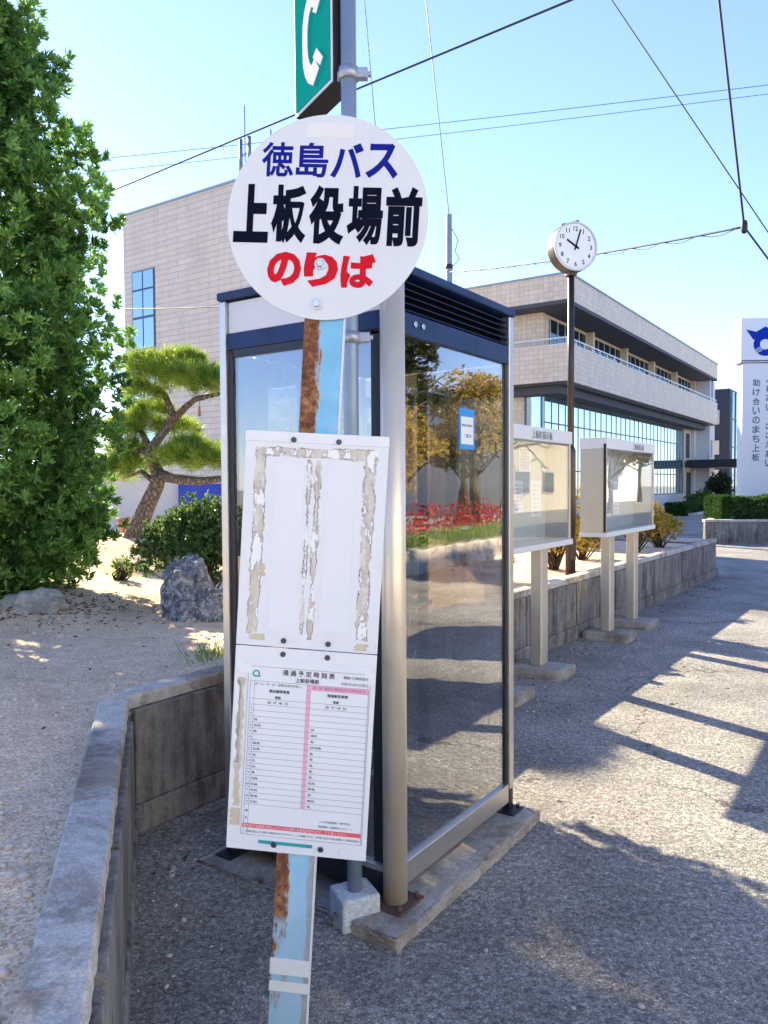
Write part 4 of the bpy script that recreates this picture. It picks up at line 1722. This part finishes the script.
def foliage(name, mat, parent, P, D, per, L, W, spread=0.9, tint=None, up=0.2, tvar=0.3):
    """a rosette of blades on every twig tip"""
    n = len(P)
    Pr = np.repeat(P, per, 0) + rng.normal(size=(n * per, 3)) * L * 0.16
    Dr = np.repeat(D, per, 0) + rng.normal(size=(n * per, 3)) * spread
    Dr[:, 2] += up
    t0 = np.repeat(rng.uniform(.1, .8, n) if tint is None else tint, per) + rng.normal(size=n * per) * tvar
    Ls = L * rng.uniform(.65, 1.2, n * per)
    v, f, tt = leaf_geo(Pr, Dr, Ls, W * rng.uniform(.7, 1.2, n * per), np.clip(t0, 0, 1))
    return np_mesh(name, v, f, mat, parent, tt)


def twigs(parent, root, tips, mat, r0=.012, r1=.004, name='branches', bend=.1):
    m = MB()
    for t in tips:
        t = Vector(t)
        a = Vector(root) + Vector((random.uniform(-.04, .04), random.uniform(-.04, .04), 0))
        mid = a.lerp(t, .5) + Vector((random.uniform(-bend, bend), random.uniform(-bend, bend), random.uniform(0, bend)))
        m.tube([a, a.lerp(mid, .6), mid, t], [r0, r0 * .8, (r0 + r1) / 2, r1], 6)
    return m.build(name, mat, parent)


# --- tall podocarpus on the left
CXY = Vector((-3.6, 6.45, .6))
pd = thing('podocarpus_tree', 'tall dense conical evergreen tree with narrow leaves at the left edge', 'tree', CXY)
m = MB()
m.tube([(0, 0, -.1), (.03, 0, 1.2), (-.03, .02, 3), (.02, 0, 5), (0, 0, 6.6)], [.13, .11, .085, .05, .01], 12)
m.build('trunk', 'bark', pd)


def crown_r(z):
    return np.interp(z, [0, .25, .7, 1.5, 2.4, 3.2, 4.2, 5.0, 6.0, 6.9], [.55, .88, 1.06, 1.13, 1.11, 1.04, .78, .54, .29, .02])


pp, dd, tt_ = [], [], []
nc = 290
for i in range(nc):
    z = 6.7 * (1 - rng.uniform(0, 1) ** .75) + .08
    a = rng.uniform(0, 2 * np.pi)
    r = crown_r(z) * rng.uniform(.80, 1.10) * (1 + .10 * np.sin(3 * a + 2.1 * z) + .07 * np.sin(5 * a - 3.3 * z))
    c = np.array([r * np.cos(a), r * np.sin(a), z])
    ax = unit(np.array([np.cos(a) * .75, np.sin(a) * .75, .75]))
    ln = rng.uniform(.35, .62)
    k_ = 30
    tpar = rng.uniform(-.6, .5, k_)
    wd = .15 * (1 - np.abs(tpar) * .9) + .04
    q_ = c + ax * (tpar * ln)[:, None] + unit(rng.normal(size=(k_, 3))) * wd[:, None]
    pp.append(q_)
    dd.append(unit(np.tile(ax, (k_, 1)) + rng.normal(size=(k_, 3)) * .3))
    tt_.append(np.clip(rng.normal(.46, .26) + tpar * .55 + rng.normal(size=k_) * .1, 0, 1))  # tint rises towards spray tips, sky-lit highlights put into the leaf colour
# inner fill so the middle stays closed
z = 6.3 * (1 - rng.uniform(0, 1, 4600) ** .75) + .1
a = rng.uniform(0, 2 * np.pi, 4600)
r = crown_r(z) * np.sqrt(rng.uniform(.2, .85, 4600))
pp.append(np.stack([r * np.cos(a), r * np.sin(a), z], 1))
dd.append(unit(np.stack([np.cos(a), np.sin(a), np.full(4600, .5)], 1)))
tt_.append(np.clip(rng.normal(.3, .15, 4600), 0, 1))
PP, DD, TT = np.concatenate(pp), np.concatenate(dd), np.concatenate(tt_)
foliage('crown', 'podocarpus', pd, PP, DD, 26, .072, .0225, .9, TT, .15, .13)
tips = [(float(crown_r(z_)) * .85 * math.cos(a_), float(crown_r(z_)) * .85 * math.sin(a_), z_) for z_, a_ in zip(np.linspace(.4, 6, 40), np.arange(40) * 2.4)]
m = MB()
for t in tips:
    m.tube([(0, 0, t[2] * .8), (t[0] * .5, t[1] * .5, t[2] * .9), t], [.022, .014, .005], 6)
m.build('branches', 'bark', pd)

# --- garden pine
PY = 9.5
pb = at(133, 537, PY)
pn = thing('garden_pine', 'trained garden pine with leaning scaly trunk and needle pads', 'tree', pb)


def pv(px, py, dy=0.0):
    return at(px, py, PY + dy) - pb


m = MB()
m.tube([pv(131, 550), pv(136, 530), pv(147, 505), pv(157, 484, -.05), pv(160, 470, -.05)], [.165, .125, .10, .09, .08], 14)
m.tube([pv(160, 476, -.05), pv(152, 458, .05), pv(151, 448, .1), pv(160, 436, .12), pv(172, 420, .1), pv(176, 412, .1)], [.09, .07, .062, .055, .048, .042], 12)
m.build('trunk', 'pine_bark', pn)
m = MB()
m.tube([pv(174, 416, .1), pv(170, 405, .1), pv(166, 394, .15), pv(158, 384, .2)], [.05, .045, .035, .02], 9)
m.tube([pv(174, 418, .1), pv(186, 406, 0), pv(196, 398, -.1), pv(215, 394, -.15), pv(232, 390, -.1)], [.05, .042, .035, .028, .015], 9)
m.tube([pv(162, 474, -.05), pv(178, 478, -.2), pv(200, 480, -.25), pv(222, 478, -.2), pv(240, 474, -.2)], [.075, .06, .05, .04, .02], 9)
m.tube([pv(152, 455, .05), pv(143, 448, .2), pv(134, 452, .3), pv(125, 450, .35)], [.05, .04, .03, .018], 9)
m.tube([pv(151, 447, .1), pv(142, 430, .3), pv(134, 422, .35)], [.04, .03, .015], 9)
m.tube([pv(154, 480, 0), pv(142, 470, .3), pv(132, 474, .4)], [.04, .03, .015], 9)
m.build('branches', 'pine_bark', pn)
pads = [((165, 378, .1), (.42, .42, .20)), ((196, 380, -.1), (.42, .4, .20)), ((150, 366, .2), (.30, .32, .15)), ((220, 388, -.1), (.32, .34, .17)), ((180, 362, .1), (.30, .3, .13)), ((142, 395, .1), (.26, .3, .14)),
        ((176, 458, -.15), (.28, .34, .17)), ((200, 460, -.25), (.36, .38, .19)), ((222, 462, -.2), (.38, .38, .2)), ((245, 455, -.1), (.34, .36, .2)), ((190, 448, -.1), (.22, .26, .13)),
        ((138, 424, .35), (.28, .32, .14)), ((122, 432, .35), (.28, .3, .15)), ((155, 412, .4), (.24, .28, .12)), ((130, 466, .4), (.32, .32, .15)), ((112, 474, .4), (.3, .3, .15)), ((128, 450, .3), (.24, .28, .12)), ((180, 430, .5), (.26, .3, .14))]
pp, dd = [], []
for (x_, y_, dy_), rad in pads:
    n_ = int(125 * rad[0] * rad[1] / .16) + 16
    P_, D_ = blob_shell(n_, np.array(pv(x_, y_, dy_)), rad, .35)
    D_[:, 2] += .55
    pp.append(P_)
    dd.append(unit(D_))
PP, DD = np.concatenate(pp), np.concatenate(dd)
TT = np.clip(.40 + rng.normal(size=len(PP)) * .36, 0, 1)
foliage('needles', 'needle', pn, PP, DD, 34, .13, .0068, .6, TT, .05, .05)
m = MB()
m.tube([pv(200, 397, -.1), pv(200.4, 404, -.1), pv(200, 407, -.1), pv(200, 415, -.1)], [.004, .005, .014, .02], 8)
m.build('hanging_cone', 'terracotta', pn)


def shrub(name, label, cat, loc, rad, mat, ntip, per, L, W, group=None, spread=.8, lobes=7, bark='bark', up=.25):
    r = thing(name, label, cat, loc, 0, group)
    pp, dd = [], []
    rad = np.asarray(rad)
    for i in range(lobes):
        d = unit(rng.normal(size=3))
        d[2] = abs(d[2])
        c = d * rad * .45
        c[2] += rad[2] * .42
        s_ = rng.uniform(.45, .62)
        P_, D_ = blob_shell(ntip // lobes, c, rad * s_, .45)
        pp.append(P_)
        dd.append(D_)
    P_, D_ = np.concatenate(pp), np.concatenate(dd)
    P_[:, 2] = np.maximum(P_[:, 2], .03)
    foliage('foliage', mat, r, P_, D_, per, L, W, spread, None, up)
    tips = P_[rng.choice(len(P_), 26, replace=False)]
    twigs(r, (0, 0, -.03), tips * .92, bark, .012, .003, 'stems', .06)
    return r


def on_soil(x, y, dz=-.02):
    return Vector((x, y, float(soil_z(np.array(x), np.array(y))) + dz))


sp_ = at(205, 600, 6.5)
shrub('round_shrub', 'dark green rounded azalea shrub behind the lichen rock', 'shrub', on_soil(sp_.x, 6.5), (.60, .5, .64), 'azalea', 3200, 8, .042, .019, lobes=11)
shrub('small_sapling', 'low ragged sprout of leaves on the bank between the tall tree and the rock', 'plant', on_soil(at(118, 580, 7.4).x, 7.4), (.14, .14, .18), 'azalea', 60, 6, .045, .014, lobes=3)
# clipped tree hidden by the booth, its shadow edges the sunny patch
bt = st(3.90, 3.3)
shrub('camellia_bush', 'dense clipped camellia seen through the booth glass', 'shrub', on_soil(bt.x, bt.y), (.48, .38, 1.66), 'azalea', 2400, 8, .07, .032, lobes=14)

yl = 'yellowing azaleas in the planter behind the notice boards'
for s_, t_p, rad, lab in ((8.55, 3.4, (.5, .4, .78), 'yellowing azalea bush between the two notice boards at the foot of the clock'),
                          (10.0, 3.6, (.4, .36, .5), 'yellowing azalea bush seen between the legs of the further notice board'),
                          (11.4, 3.3, (.52, .4, .66), 'taller yellow azalea bush just right of the further notice board'),
                          (12.4, 3.2, (.42, .36, .42), 'low yellow azalea bush nearest the end of the planter'),
                          (7.3, 3.7, (.4, .34, .5), 'straggly brown azalea bush behind the post of the nearer notice board')):
    q_ = st(s_, t_p)
    shrub('azalea_bush', lab, 'shrub', on_soil(q_.x, q_.y), rad, 'dry_azalea', 800, 7, .045, .02, yl, lobes=8)
q_ = st(6.75, 3.3)
m = MB()
m.tube([(0, 0, -.05), (.01, 0, .25), (.03, .02, .42)], [.07, .06, .05], 10)
so_ = m.build('tree_stump', 'bark')
so_.location = on_soil(q_.x, q_.y)
tag(so_, 'dark cut tree stump in the planter behind the nearer notice board', 'tree stump')


def box_hedge(name, label, loc, rz, lx, ly, z0, z1, n, mat='hedge', L=.05, W=.022):
    r = thing(name, label, 'hedge', loc, rz)
    P_ = rng.uniform(0, 1, (n, 3))
    side = rng.integers(0, 4, n)
    D_ = rng.normal(size=(n, 3)) * .3
    P_[:, 2] = P_[:, 2]
    m1 = side == 0
    P_[m1, 1] = rng.uniform(0, .15, m1.sum())
    D_[m1, 1] -= 1
    m1 = side == 1
    P_[m1, 2] = rng.uniform(.85, 1, m1.sum())
    D_[m1, 2] += 1
    m1 = side == 2
    P_[m1, 0] = rng.uniform(0, .04, m1.sum())
    D_[m1, 0] -= 1
    wob = 1 + .06 * np.sin(P_[:, 0] * lx * 5) + .04 * np.sin(P_[:, 0] * lx * 13)
    P3 = np.stack([P_[:, 0] * lx, P_[:, 1] * ly, z0 + P_[:, 2] * (z1 - z0) * wob], 1)
    foliage('foliage', mat, r, P3, unit(D_), 7, L, W, .8)
    mm = MB()
    for i in range(int(lx / .4)):
        mm.tube([(i * .4 + .2, ly / 2, z0 - .1), (i * .4 + .22, ly / 2, z1 - .1)], [.02, .008], 6)
    mm.build('stems', 'bark', r)
    return r


box_hedge('clipped_hedge', 'clipped dark green hedge on the far planter in front of the sign pillar', fpw.location + Vector((.55, .34, 0)), R(-1), 5.5, 1.1, .56, 1.16, 14000, 'hedge', .055, .026)
hp = at(655, 512, 40)
box_hedge('kerb_hedge', 'low strip of hedge along the foot of the town hall glazing', st(38, 8.6), ROT, 17, 1.0, 0.0, .55, 2600, 'hedge', .12, .05)
p = MB()
p.box(0, 17.4, -.25, -.12, 0, .14, .02)
kb = p.build('kerb', 'cap_concrete')
kb.location = st(37.8, 8.6)
kb.rotation_euler = (0, 0, ROT)
tag(kb, 'grey concrete kerb along the driveway in front of the town hall hedge', 'kerb')
q_ = at(720, 497, 50)
shrub('round_shrub', 'dark ball shaped evergreen beside the town hall entrance', 'shrub', Vector((q_.x, 50, 0)), (1.1, 1.0, 1.75), 'dark_leaf', 500, 8, .18, .09, lobes=9)
q_ = at(701, 500, 49)
shrub('low_shrub', 'low green mounded shrub left of the ball shaped evergreen', 'shrub', Vector((q_.x, 49, 0)), (1.0, .9, .8), 'azalea', 350, 8, .15, .07)

# --- rocks


def rock(name, label, loc, sz_, mat, seed, pts):
    m = bmesh.new()
    bmesh.ops.create_icosphere(m, subdivisions=5, radius=1.0)
    rr = random.Random(seed)
    pl_ = [(Vector((rr.gauss(0, 1), rr.gauss(0, 1), rr.gauss(0, .8))).normalized(), rr.uniform(.62, .95)) for _ in range(pts)]
    ph_ = [rr.uniform(0, 6) for _ in range(6)]
    for v in m.verts:
        d = v.co.normalized()
        r_ = 1.0
        for n_, o_ in pl_:
            c_ = d.dot(n_)
            if c_ > 0.05:
                r_ = min(r_, o_ / c_)
        r_ *= 1 + .05 * math.sin(d.x * 7 + ph_[0]) * math.sin(d.y * 6 + ph_[1]) + .035 * math.sin(d.z * 14 + ph_[2] + d.x * 9) + rr.uniform(-.012, .012)
        r_ *= 1 + .16 * noise.fractal(d * 2.1 + Vector((seed, 0, 0)), .9, 2.1, 6)
        v.co = Vector((d.x * r_ * sz_[0], d.y * r_ * sz_[1], d.z * r_ * sz_[2]))
    for f in m.faces:
        f.smooth = True
    me = bpy.data.meshes.new(name)
    m.to_mesh(me)
    m.free()
    me.materials.append(MT[mat])
    o = bpy.data.objects.new(name, me)
    C.objects.link(o)
    o.location = loc
    return tag(o, label, 'rock')


c_ = at(194, 590, 5.9)
rock('garden_rock', 'upright dark grey rock mottled with white lichen in front of the round shrub', on_soil(c_.x - .03, 5.9, .13), (.25, .2, .40), 'rock', 5, 12)
c_ = at(205, 600, 5.8)
rock('garden_rock', 'squat lichen mottled rock at the right foot of the upright one', on_soil(c_.x, 5.75, .05), (.26, .17, .20), 'rock', 9, 11)
c_ = at(45, 600, 6.0)
rock('garden_rock', 'pale flat rock half buried under the tall evergreen', on_soil(c_.x, 5.85, -.01), (.30, .22, .15), 'pale_rock', 3, 12)


# --- loose stones, grit, dead leaves
def stones(name, mat, pts, zs, size):
    t = (1 + 5 ** .5) / 2
    iv = unit(np.array([(-1, t, 0), (1, t, 0), (-1, -t, 0), (1, -t, 0), (0, -1, t), (0, 1, t), (0, -1, -t), (0, 1, -t), (t, 0, -1), (t, 0, 1), (-t, 0, -1), (-t, 0, 1)], dtype=float))
    fi = np.array([(0, 11, 5), (0, 5, 1), (0, 1, 7), (0, 7, 10), (0, 10, 11), (1, 5, 9), (5, 11, 4), (11, 10, 2), (10, 7, 6), (7, 1, 8), (3, 9, 4), (3, 4, 2), (3, 2, 6), (3, 6, 8), (3, 8, 9), (4, 9, 5), (2, 4, 11), (6, 2, 10), (8, 6, 7), (9, 8, 1)])
    n = len(pts)
    j = iv[None] * rng.uniform(.7, 1.25, (n, 12, 1)) * size[:, None, None] * np.stack([rng.uniform(.7, 1.2, n), rng.uniform(.7, 1.2, n), rng.uniform(.45, .8, n)], 1)[:, None, :]
    a = rng.uniform(0, 6.28, n)
    ca, sa = np.cos(a)[:, None], np.sin(a)[:, None]
    x = j[..., 0] * ca - j[..., 1] * sa + pts[:, 0:1]
    y = j[..., 0] * sa + j[..., 1] * ca + pts[:, 1:2]
    zc = j[..., 2] + (zs + size * .2)[:, None]
    V_ = np.stack([x, y, zc], -1).reshape(-1, 3)
    F_ = (fi[None] + (np.arange(n) * 12)[:, None, None]).reshape(-1, 3)
    return np_mesh(name, V_, F_, mat)


def in_garden(x, y, mrg=.16):
    a1 = (x - A.x) * N1.x + (y - A.y) * N1.y
    a0 = (x - A.x) * N0.x + (y - A.y) * N0.y
    return (a1 > mrg) | (a0 > mrg)


n = 9000
yy = 1.1 + 5.5 * rng.uniform(0, 1, n) ** 1.7
xx = rng.uniform(-1, 0, n) * (yy * .62 + .35) + 0.1
kp = in_garden(xx, yy)
xx, yy = xx[kp], yy[kp]
sz_n = np.minimum(.0022 + .0035 * rng.exponential(1, len(xx)), .018)
tag(stones('pebbles', 'pebble', np.stack([xx, yy], 1), soil_z(xx, yy), sz_n), kind='stuff')
n = 2600
ss = rng.uniform(-.4, 8, n)
tt2 = 2.62 - np.abs(rng.normal(0, .5, n))
far_ = rng.uniform(0, 1, n) < .35
tt2 = np.where(far_, rng.uniform(-2, 2.6, n), tt2)
pts = np.array([st(a, b)[:2] for a, b in zip(ss, tt2)])
kp = ~in_garden(pts[:, 0], pts[:, 1], -.06)
pts = pts[kp]
tag(stones('loose_grit', 'grit', pts, np.zeros(len(pts)), np.minimum(.002 + .003 * rng.exponential(1, len(pts)), .016)), kind='stuff')
n = 900
px2 = np.concatenate([rng.normal(-2.75, .45, n), rng.uniform(-4, -.9, 160)])
py2 = np.concatenate([rng.normal(6.0, .32, n), rng.uniform(3, 9, 160)])
kp = in_garden(px2, py2, .2)
px2, py2 = px2[kp], py2[kp]
P_ = np.stack([px2, py2, soil_z(px2, py2) + .008], 1)
D_ = rng.normal(size=P_.shape)
D_[:, 2] *= .25
v, f, tt3 = leaf_geo(P_, D_, .042 * rng.uniform(.5, 1.2, len(P_)), .013, rng.uniform(0, 1, len(P_)), .15)
tag(np_mesh('dead_leaves', v, f, 'dead_leaf', None, tt3), kind='stuff')
n = 260
ss_ = rng.uniform(1.5, 13, n)
tl_ = 2.62 - np.abs(rng.normal(0, .28, n))
P_ = np.array([list(st(a_, b_, .006)) for a_, b_ in zip(ss_, tl_)])
D_ = rng.normal(size=P_.shape)
D_[:, 2] *= .2
v, f, tt3 = leaf_geo(P_, D_, .035 * rng.uniform(.5, 1.3, n), .014, rng.uniform(0, 1, n), .15)
tag(np_mesh('fallen_leaves', v, f, 'dead_leaf', None, tt3), kind='stuff')
n = 1100
gx, gy = rng.uniform(-5.5, -1.2, n), rng.uniform(3.6, 8.5, n)
pl2 = np.array([st(a_, b_)[:2] for a_, b_ in zip(rng.uniform(4.5, 13, 2600), rng.uniform(2.85, 4.6, 2600))])
gx, gy = np.concatenate([gx, pl2[:, 0]]), np.concatenate([gy, pl2[:, 1]])
kp = in_garden(gx, gy, .15) & (np.sin(gx * 3.1 + 1) * np.sin(gy * 2.3) > .1)
gx, gy = gx[kp], gy[kp]
P_ = np.stack([gx, gy, soil_z(gx, gy) + .002], 1)
D_ = rng.normal(size=P_.shape)
D_[:, 2] = np.abs(D_[:, 2]) * .3 + .05
v, f, tt3 = leaf_geo(P_, D_, .07 * rng.uniform(.4, 1.3, len(P_)), .004, rng.uniform(0, 1, len(P_)), .1)
tag(np_mesh('dry_grass', v, f, 'straw', None, tt3), kind='stuff')


def tuft(name, label, loc, n, L, mat='grass', W=.006, rad=.07):
    P_ = rng.normal(size=(n, 3)) * rad
    P_[:, 2] = 0
    D_ = np.concatenate([P_[:, :2] * 4 + rng.normal(size=(n, 2)) * .35, np.ones((n, 1))], 1)
    v, f, t3 = leaf_geo(P_, D_, L * rng.uniform(.5, 1.2, n), W, rng.uniform(0, 1, n), .2, .35)
    o = np_mesh(name, v, f, mat, None, t3)
    o.location = loc
    return tag(o, label, 'grass tuft')


c_ = at(207, 660, 4.45)
tuft('grass_tuft', 'small bright green grass tuft beside the booth corner of the garden', on_soil(c_.x, 4.45), 110, .13)
c_ = at(125, 565, 7.9)
tuft('grass_tuft', 'dry brownish grass tuft on the bank below the pine', on_soil(c_.x, 7.9), 120, .16, 'straw', .006, .12)

# ================================================================== ACROSS THE ROAD (seen only in the glass, apart from the added bounce building)
pw = thing('flower_bed', 'low pale walled bed across the road, mirrored in the booth glass', 'flower bed', st(9.2, -4.0), ROT)
p = MB()
p.box(0, 9.5, -1.6, 0, 0, .42, .02)
p.build('wall', 'cap_concrete', pw)
n = 2200
P_ = np.stack([rng.uniform(.1, 9.4, n), rng.uniform(-.55, -.05, n), rng.uniform(.40, .5, n)], 1)
D_ = rng.normal(size=(n, 3)) * .5 + np.array([0, .2, 1])
v, f, t3 = leaf_geo(P_, D_, .34 * rng.uniform(.5, 1.1, n), .022, rng.uniform(0, 1, n), .2, .35)
np_mesh('grass_border', v, f, 'grass', pw, t3)
n = 1700
P_ = np.stack([rng.uniform(.1, 9.4, n), rng.uniform(-1.5, -.6, n), rng.uniform(.45, 1.0, n)], 1)
P_[:, 2] += .22 * np.sin(P_[:, 0] * 2.3) * np.sin(P_[:, 0] * 5.1 + 1)
D_ = rng.normal(size=(n, 3)) * .6 + np.array([0, 0, .8])
v, f, t3 = leaf_geo(P_, D_, .14 * rng.uniform(.5, 1.1, n), .06, rng.uniform(0, 1, n), .2, .45)
np_mesh('red_leaves', v, f, 'red_leaf', pw, t3)


def round_tree(label, loc, h, cr, ch_, mat, ntip, L=.16, W=.07, bark='bark'):
    r = thing('broadleaf_tree', label, 'tree', loc, 0, 'trees across the road')
    m = MB()
    m.tube([(0, 0, -.1), (.06, 0, h * .25), (-.04, .05, h * .55), (0, 0, h * .85)], [.2, .16, .11, .03], 12)
    for i in range(12):
        a_ = i * 2.4
        z_ = h * (.3 + .04 * i)
        m.tube([(0, 0, z_), (math.cos(a_) * cr * .4, math.sin(a_) * cr * .4, z_ + .5), (math.cos(a_) * cr * .8, math.sin(a_) * cr * .8, z_ + 1.0)], [.06, .04, .015], 7)
    m.build('trunk', bark, r)
    if mat:
        pp, dd = [], []
        for i in range(22):
            d = unit(rng.normal(size=3))
            c = d * np.array([cr, cr, ch_]) * .62 + np.array([0, 0, h - ch_])
            P_, D_ = blob_shell(ntip // 22, c, np.array([cr, cr, ch_]) * rng.uniform(.28, .42), .4)
            pp.append(P_)
            dd.append(D_)
        foliage('crown', mat, r, np.concatenate(pp), np.concatenate(dd), 8, L, W, .8)
    return r


round_tree('dark evergreen tree across the road, mirrored in the booth glass', st(17.5, -8.6), 6.6, 1.9, 2.5, 'dark_leaf', 2600)
round_tree('olive toned tree beside the dark evergreen across the road', st(21.5, -8.2), 5.4, 1.4, 1.8, 'dry_azalea', 1300, .12, .05)
round_tree('low spreading olive tree nearest the flower bed across the road', st(15.5, -7.4), 3.6, 1.5, 1.3, 'dry_azalea', 1500, .11, .045)
round_tree('dark rounded tree furthest along across the road', st(25.0, -10.5), 5.2, 1.7, 2.0, 'dark_leaf', 1800)
round_tree('light green young tree behind the flower bed across the road', st(20.0, -11.0), 4.2, 1.3, 1.6, 'azalea', 1500, .12, .05)
bt_ = thing('bare_tree', 'leafless branching tree across the road, mirrored in the glass', 'tree', st(26.5, -8.5))
m = MB()


def grow(p0, d, L, r, lev):
    p1 = p0 + d * L
    m.tube([p0, p0.lerp(p1, .5) + Vector((random.uniform(-.05, .05), random.uniform(-.05, .05), 0)) * L, p1], [r, r * .85, r * .65], 6 if lev > 1 else 4, cap=False)
    if lev == 0:
        return
    for _ in range(3 if lev > 1 else 4):
        nd = (d + Vector((random.gauss(0, .5), random.gauss(0, .5), random.gauss(.1, .35)))).normalized()
        grow(p1, nd, L * random.uniform(.6, .82), r * .6, lev - 1)


grow(Vector((0, 0, -.1)), Vector((0, 0, 1)), 1.9, .17, 5)
m.build('branches', 'grey_bark', bt_)
for (s_, t_, lx_, ly_, hh, lab, mt) in ((34, -21, 13, 8, 4.2, 'cream walled house with grey tiled roof across the road', 'cream_wall'),
                                        (56, -25, 16, 9, 5.6, 'tall grey house with grey tiled roof at the far bend across the road', 'pale_wall'),
                                        (12, -19, 10, 7, 3.4, 'pale grey house with grey tiled roof across the road', 'pale_wall')):
    h_ = thing('house', lab, 'house', st(s_, t_), ROT, 'houses across the road')
    p = MB()
    p.box(0, lx_, 0, ly_, 0, hh)
    p.build('wall', mt, h_)
    p = MB()
    p.hexa([(-.5, -.5, hh + .003), (lx_ + .5, -.5, hh + .003), (lx_ + .5, ly_ + .5, hh + .003), (-.5, ly_ + .5, hh + .003), (-.5, ly_ / 2 - .1, hh + 1.7), (lx_ + .5, ly_ / 2 - .1, hh + 1.7), (lx_ + .5, ly_ / 2 + .1, hh + 1.7), (-.5, ly_ / 2 + .1, hh + 1.7)])
    p.build('roof', 'coping', h_)
    for i in range(3):
        p = MB()
        p.box(1.2 + i * 3.6, 3.0 + i * 3.6, ly_ + .002, ly_ + .06, 1.0, 2.3)
        wf = p.build('window', 'alu', h_)
        p = MB()
        p.box(1.28 + i * 3.6, 2.92 + i * 3.6, ly_ + .061, ly_ + .07, 1.08, 2.22)
        p.build('pane', 'window_dark', wf)
h_ = thing('bounce_building', 'added unseen white two storey building behind the viewer that bounces sunlight', 'building', st(-22, -16), ROT)  # unseen building added to throw sunlight back onto the shaded side
p = MB()
p.box(0, 28, 0, 7, 0, 7.2)
p.build('wall', 'white_render', h_)
p = MB()
p.box(-.2, 28.2, -.2, 7.25, 7.202, 7.45, .02)
p.build('coping', 'coping', h_)
for i in range(9):
    for z0 in (.9, 4.3):
        p = MB()
        p.box(1.0 + i * 3.1, 2.5 + i * 3.1, 7.002, 7.06, z0, z0 + 1.3)
        wf = p.build('window', 'alu', h_)
        p = MB()
        p.box(1.06 + i * 3.1, 2.44 + i * 3.1, 7.061, 7.07, z0 + .06, z0 + 1.24)
        p.build('pane', 'window_dark', wf)
bt2 = copy_tree(bt_)
bt2.location = st(40, -8.2)
bt2.rotation_euler = (0, 0, 2.1)
bt2['label'] = 'second leafless tree further along the road, mirrored in the further notice board'
bt2['group'] = bt_['group'] = 'bare trees across the road'
round_tree('large evergreen at the far bend of the road, mirrored in the further notice board', st(66, -14), 8.5, 3.4, 3.2, 'dark_leaf', 1800, .3, .14)
for x_, y_, rad, lab in ((-9.5, 1.4, (1.2, 1.3, .7), 'low broad green bush at the far left of the garden, mirrored in the booth front'),
                         (-10.5, -1.6, (1.3, 1.5, .9), 'taller green bush behind the viewer at the left, mirrored in the booth front')):
    shrub('garden_bush', lab, 'shrub', Vector((x_, y_, .3)), rad, 'azalea', 900, 8, .12, .05)

# ================================================================== WIRES AND POLES


def wire(label, p0, p1, r, mat, e0=.0, e1=.0, sag=0.0, cat='cable', twist=False, name='overhead_cable'):
    d = p1 - p0
    a, b = p0 - d * e0, p1 + d * e1
    n_ = 40
    pts_ = []
    for i in range(n_ + 1):
        q = i / n_
        w_ = a.lerp(b, q)
        w_.z -= sag * 4 * q * (1 - q)
        pts_.append(w_)
    m = MB()
    m.tube(pts_, r, 6)
    if twist:
        L_ = (b - a).length
        k_ = int(L_ / .12)
        tw = []
        for i in range(k_ + 1):
            q = i / k_
            w_ = a.lerp(b, q)
            w_.z -= sag * 4 * q * (1 - q) + .045
            ph_ = q * L_ / 1.1 * 2 * math.pi
            w_.z += .035 * math.cos(ph_)
            w_.y += .035 * math.sin(ph_)
            tw.append(w_)
        m.tube(tw, r * .45, 5)
    return tag(m.build(name, mat), label, cat)


wire('thick black cable rising from the left tree to the top of the picture', at(100, 195, 26), at(577, 0, 14), .021, 'cable', .5, .6)
wire('upper one of two thin wires crossing the sky behind the disc', at(105, 153, 42), at(768, 83, 36), .017, 'grey_wire', .4, .4, .3)
wire('lower one of two thin wires crossing the sky behind the disc', at(105, 166, 42), at(768, 92, 36), .015, 'grey_wire', .4, .4, .3)
wire('single dark wire slanting down at the upper right', at(614, 0, 18), at(768, 232, 16), .014, 'cable', .6, .6)
JP = at(746, 229, 15)
wire('thick black cable dropping from the top right to the cable joint', at(722, 0, 13.5), JP, .021, 'cable', .5, 0)
wire('thick black cable running from the joint off the right edge', JP, at(768, 259, 16), .021, 'cable', 0, 2.0)
wire('bundled cable with a spiral wrap running from the far pole to the joint', at(455, 272, 27), JP, .020, 'cable', .02, 0, .12, 'cable', True)
wire('pale thin wire hanging beside the telephone sign post', at(366, -20, 24), at(378, 130, 24), .016, 'grey_wire', .5, 1.5)
m = MB()
m.lathe([(.04, -.12), (.06, -.06), (.06, .06), (.04, .12)], 12)
jb = m.build('cable_joint', 'cable')
jb.location = JP
tag(jb, 'small black cable joint where three cables meet at the upper right', 'cable joint')
wire('thin wire running from the tiled building to the booth roof', at(120, 306, 27), at(330, 298, 18), .014, 'cable', .1, .05, .1)
gp = at(450, 480, 27.5)
fp = thing('utility_pole', 'thin grey utility pole rising behind the booth roof', 'utility pole', Vector((gp.x, gp.y, 0)))
zt = at(450, 215, 27.5).z
p = MB()
p.lathe([(.16, 0), (.10, zt)], 14)
p.build('pole', 'pole_concrete', fp)
p = MB()
p.lathe([(.13, zt - 1.9), (.13, zt - 1.75)], 14)
p.tube([(.1, 0, zt - .5), (.32, 0, zt - .9), (.2, -.1, zt - 1.3), (.36, 0, zt - 1.55), (.14, 0, zt - 1.8)], .016, 6)
p.build('pole_fitting', 'cable', fp)
wire('pale wire going up from the tip of the thin utility pole', Vector((gp.x, gp.y, zt)), at(428, -10, 24), .016, 'grey_wire', 0, .6)
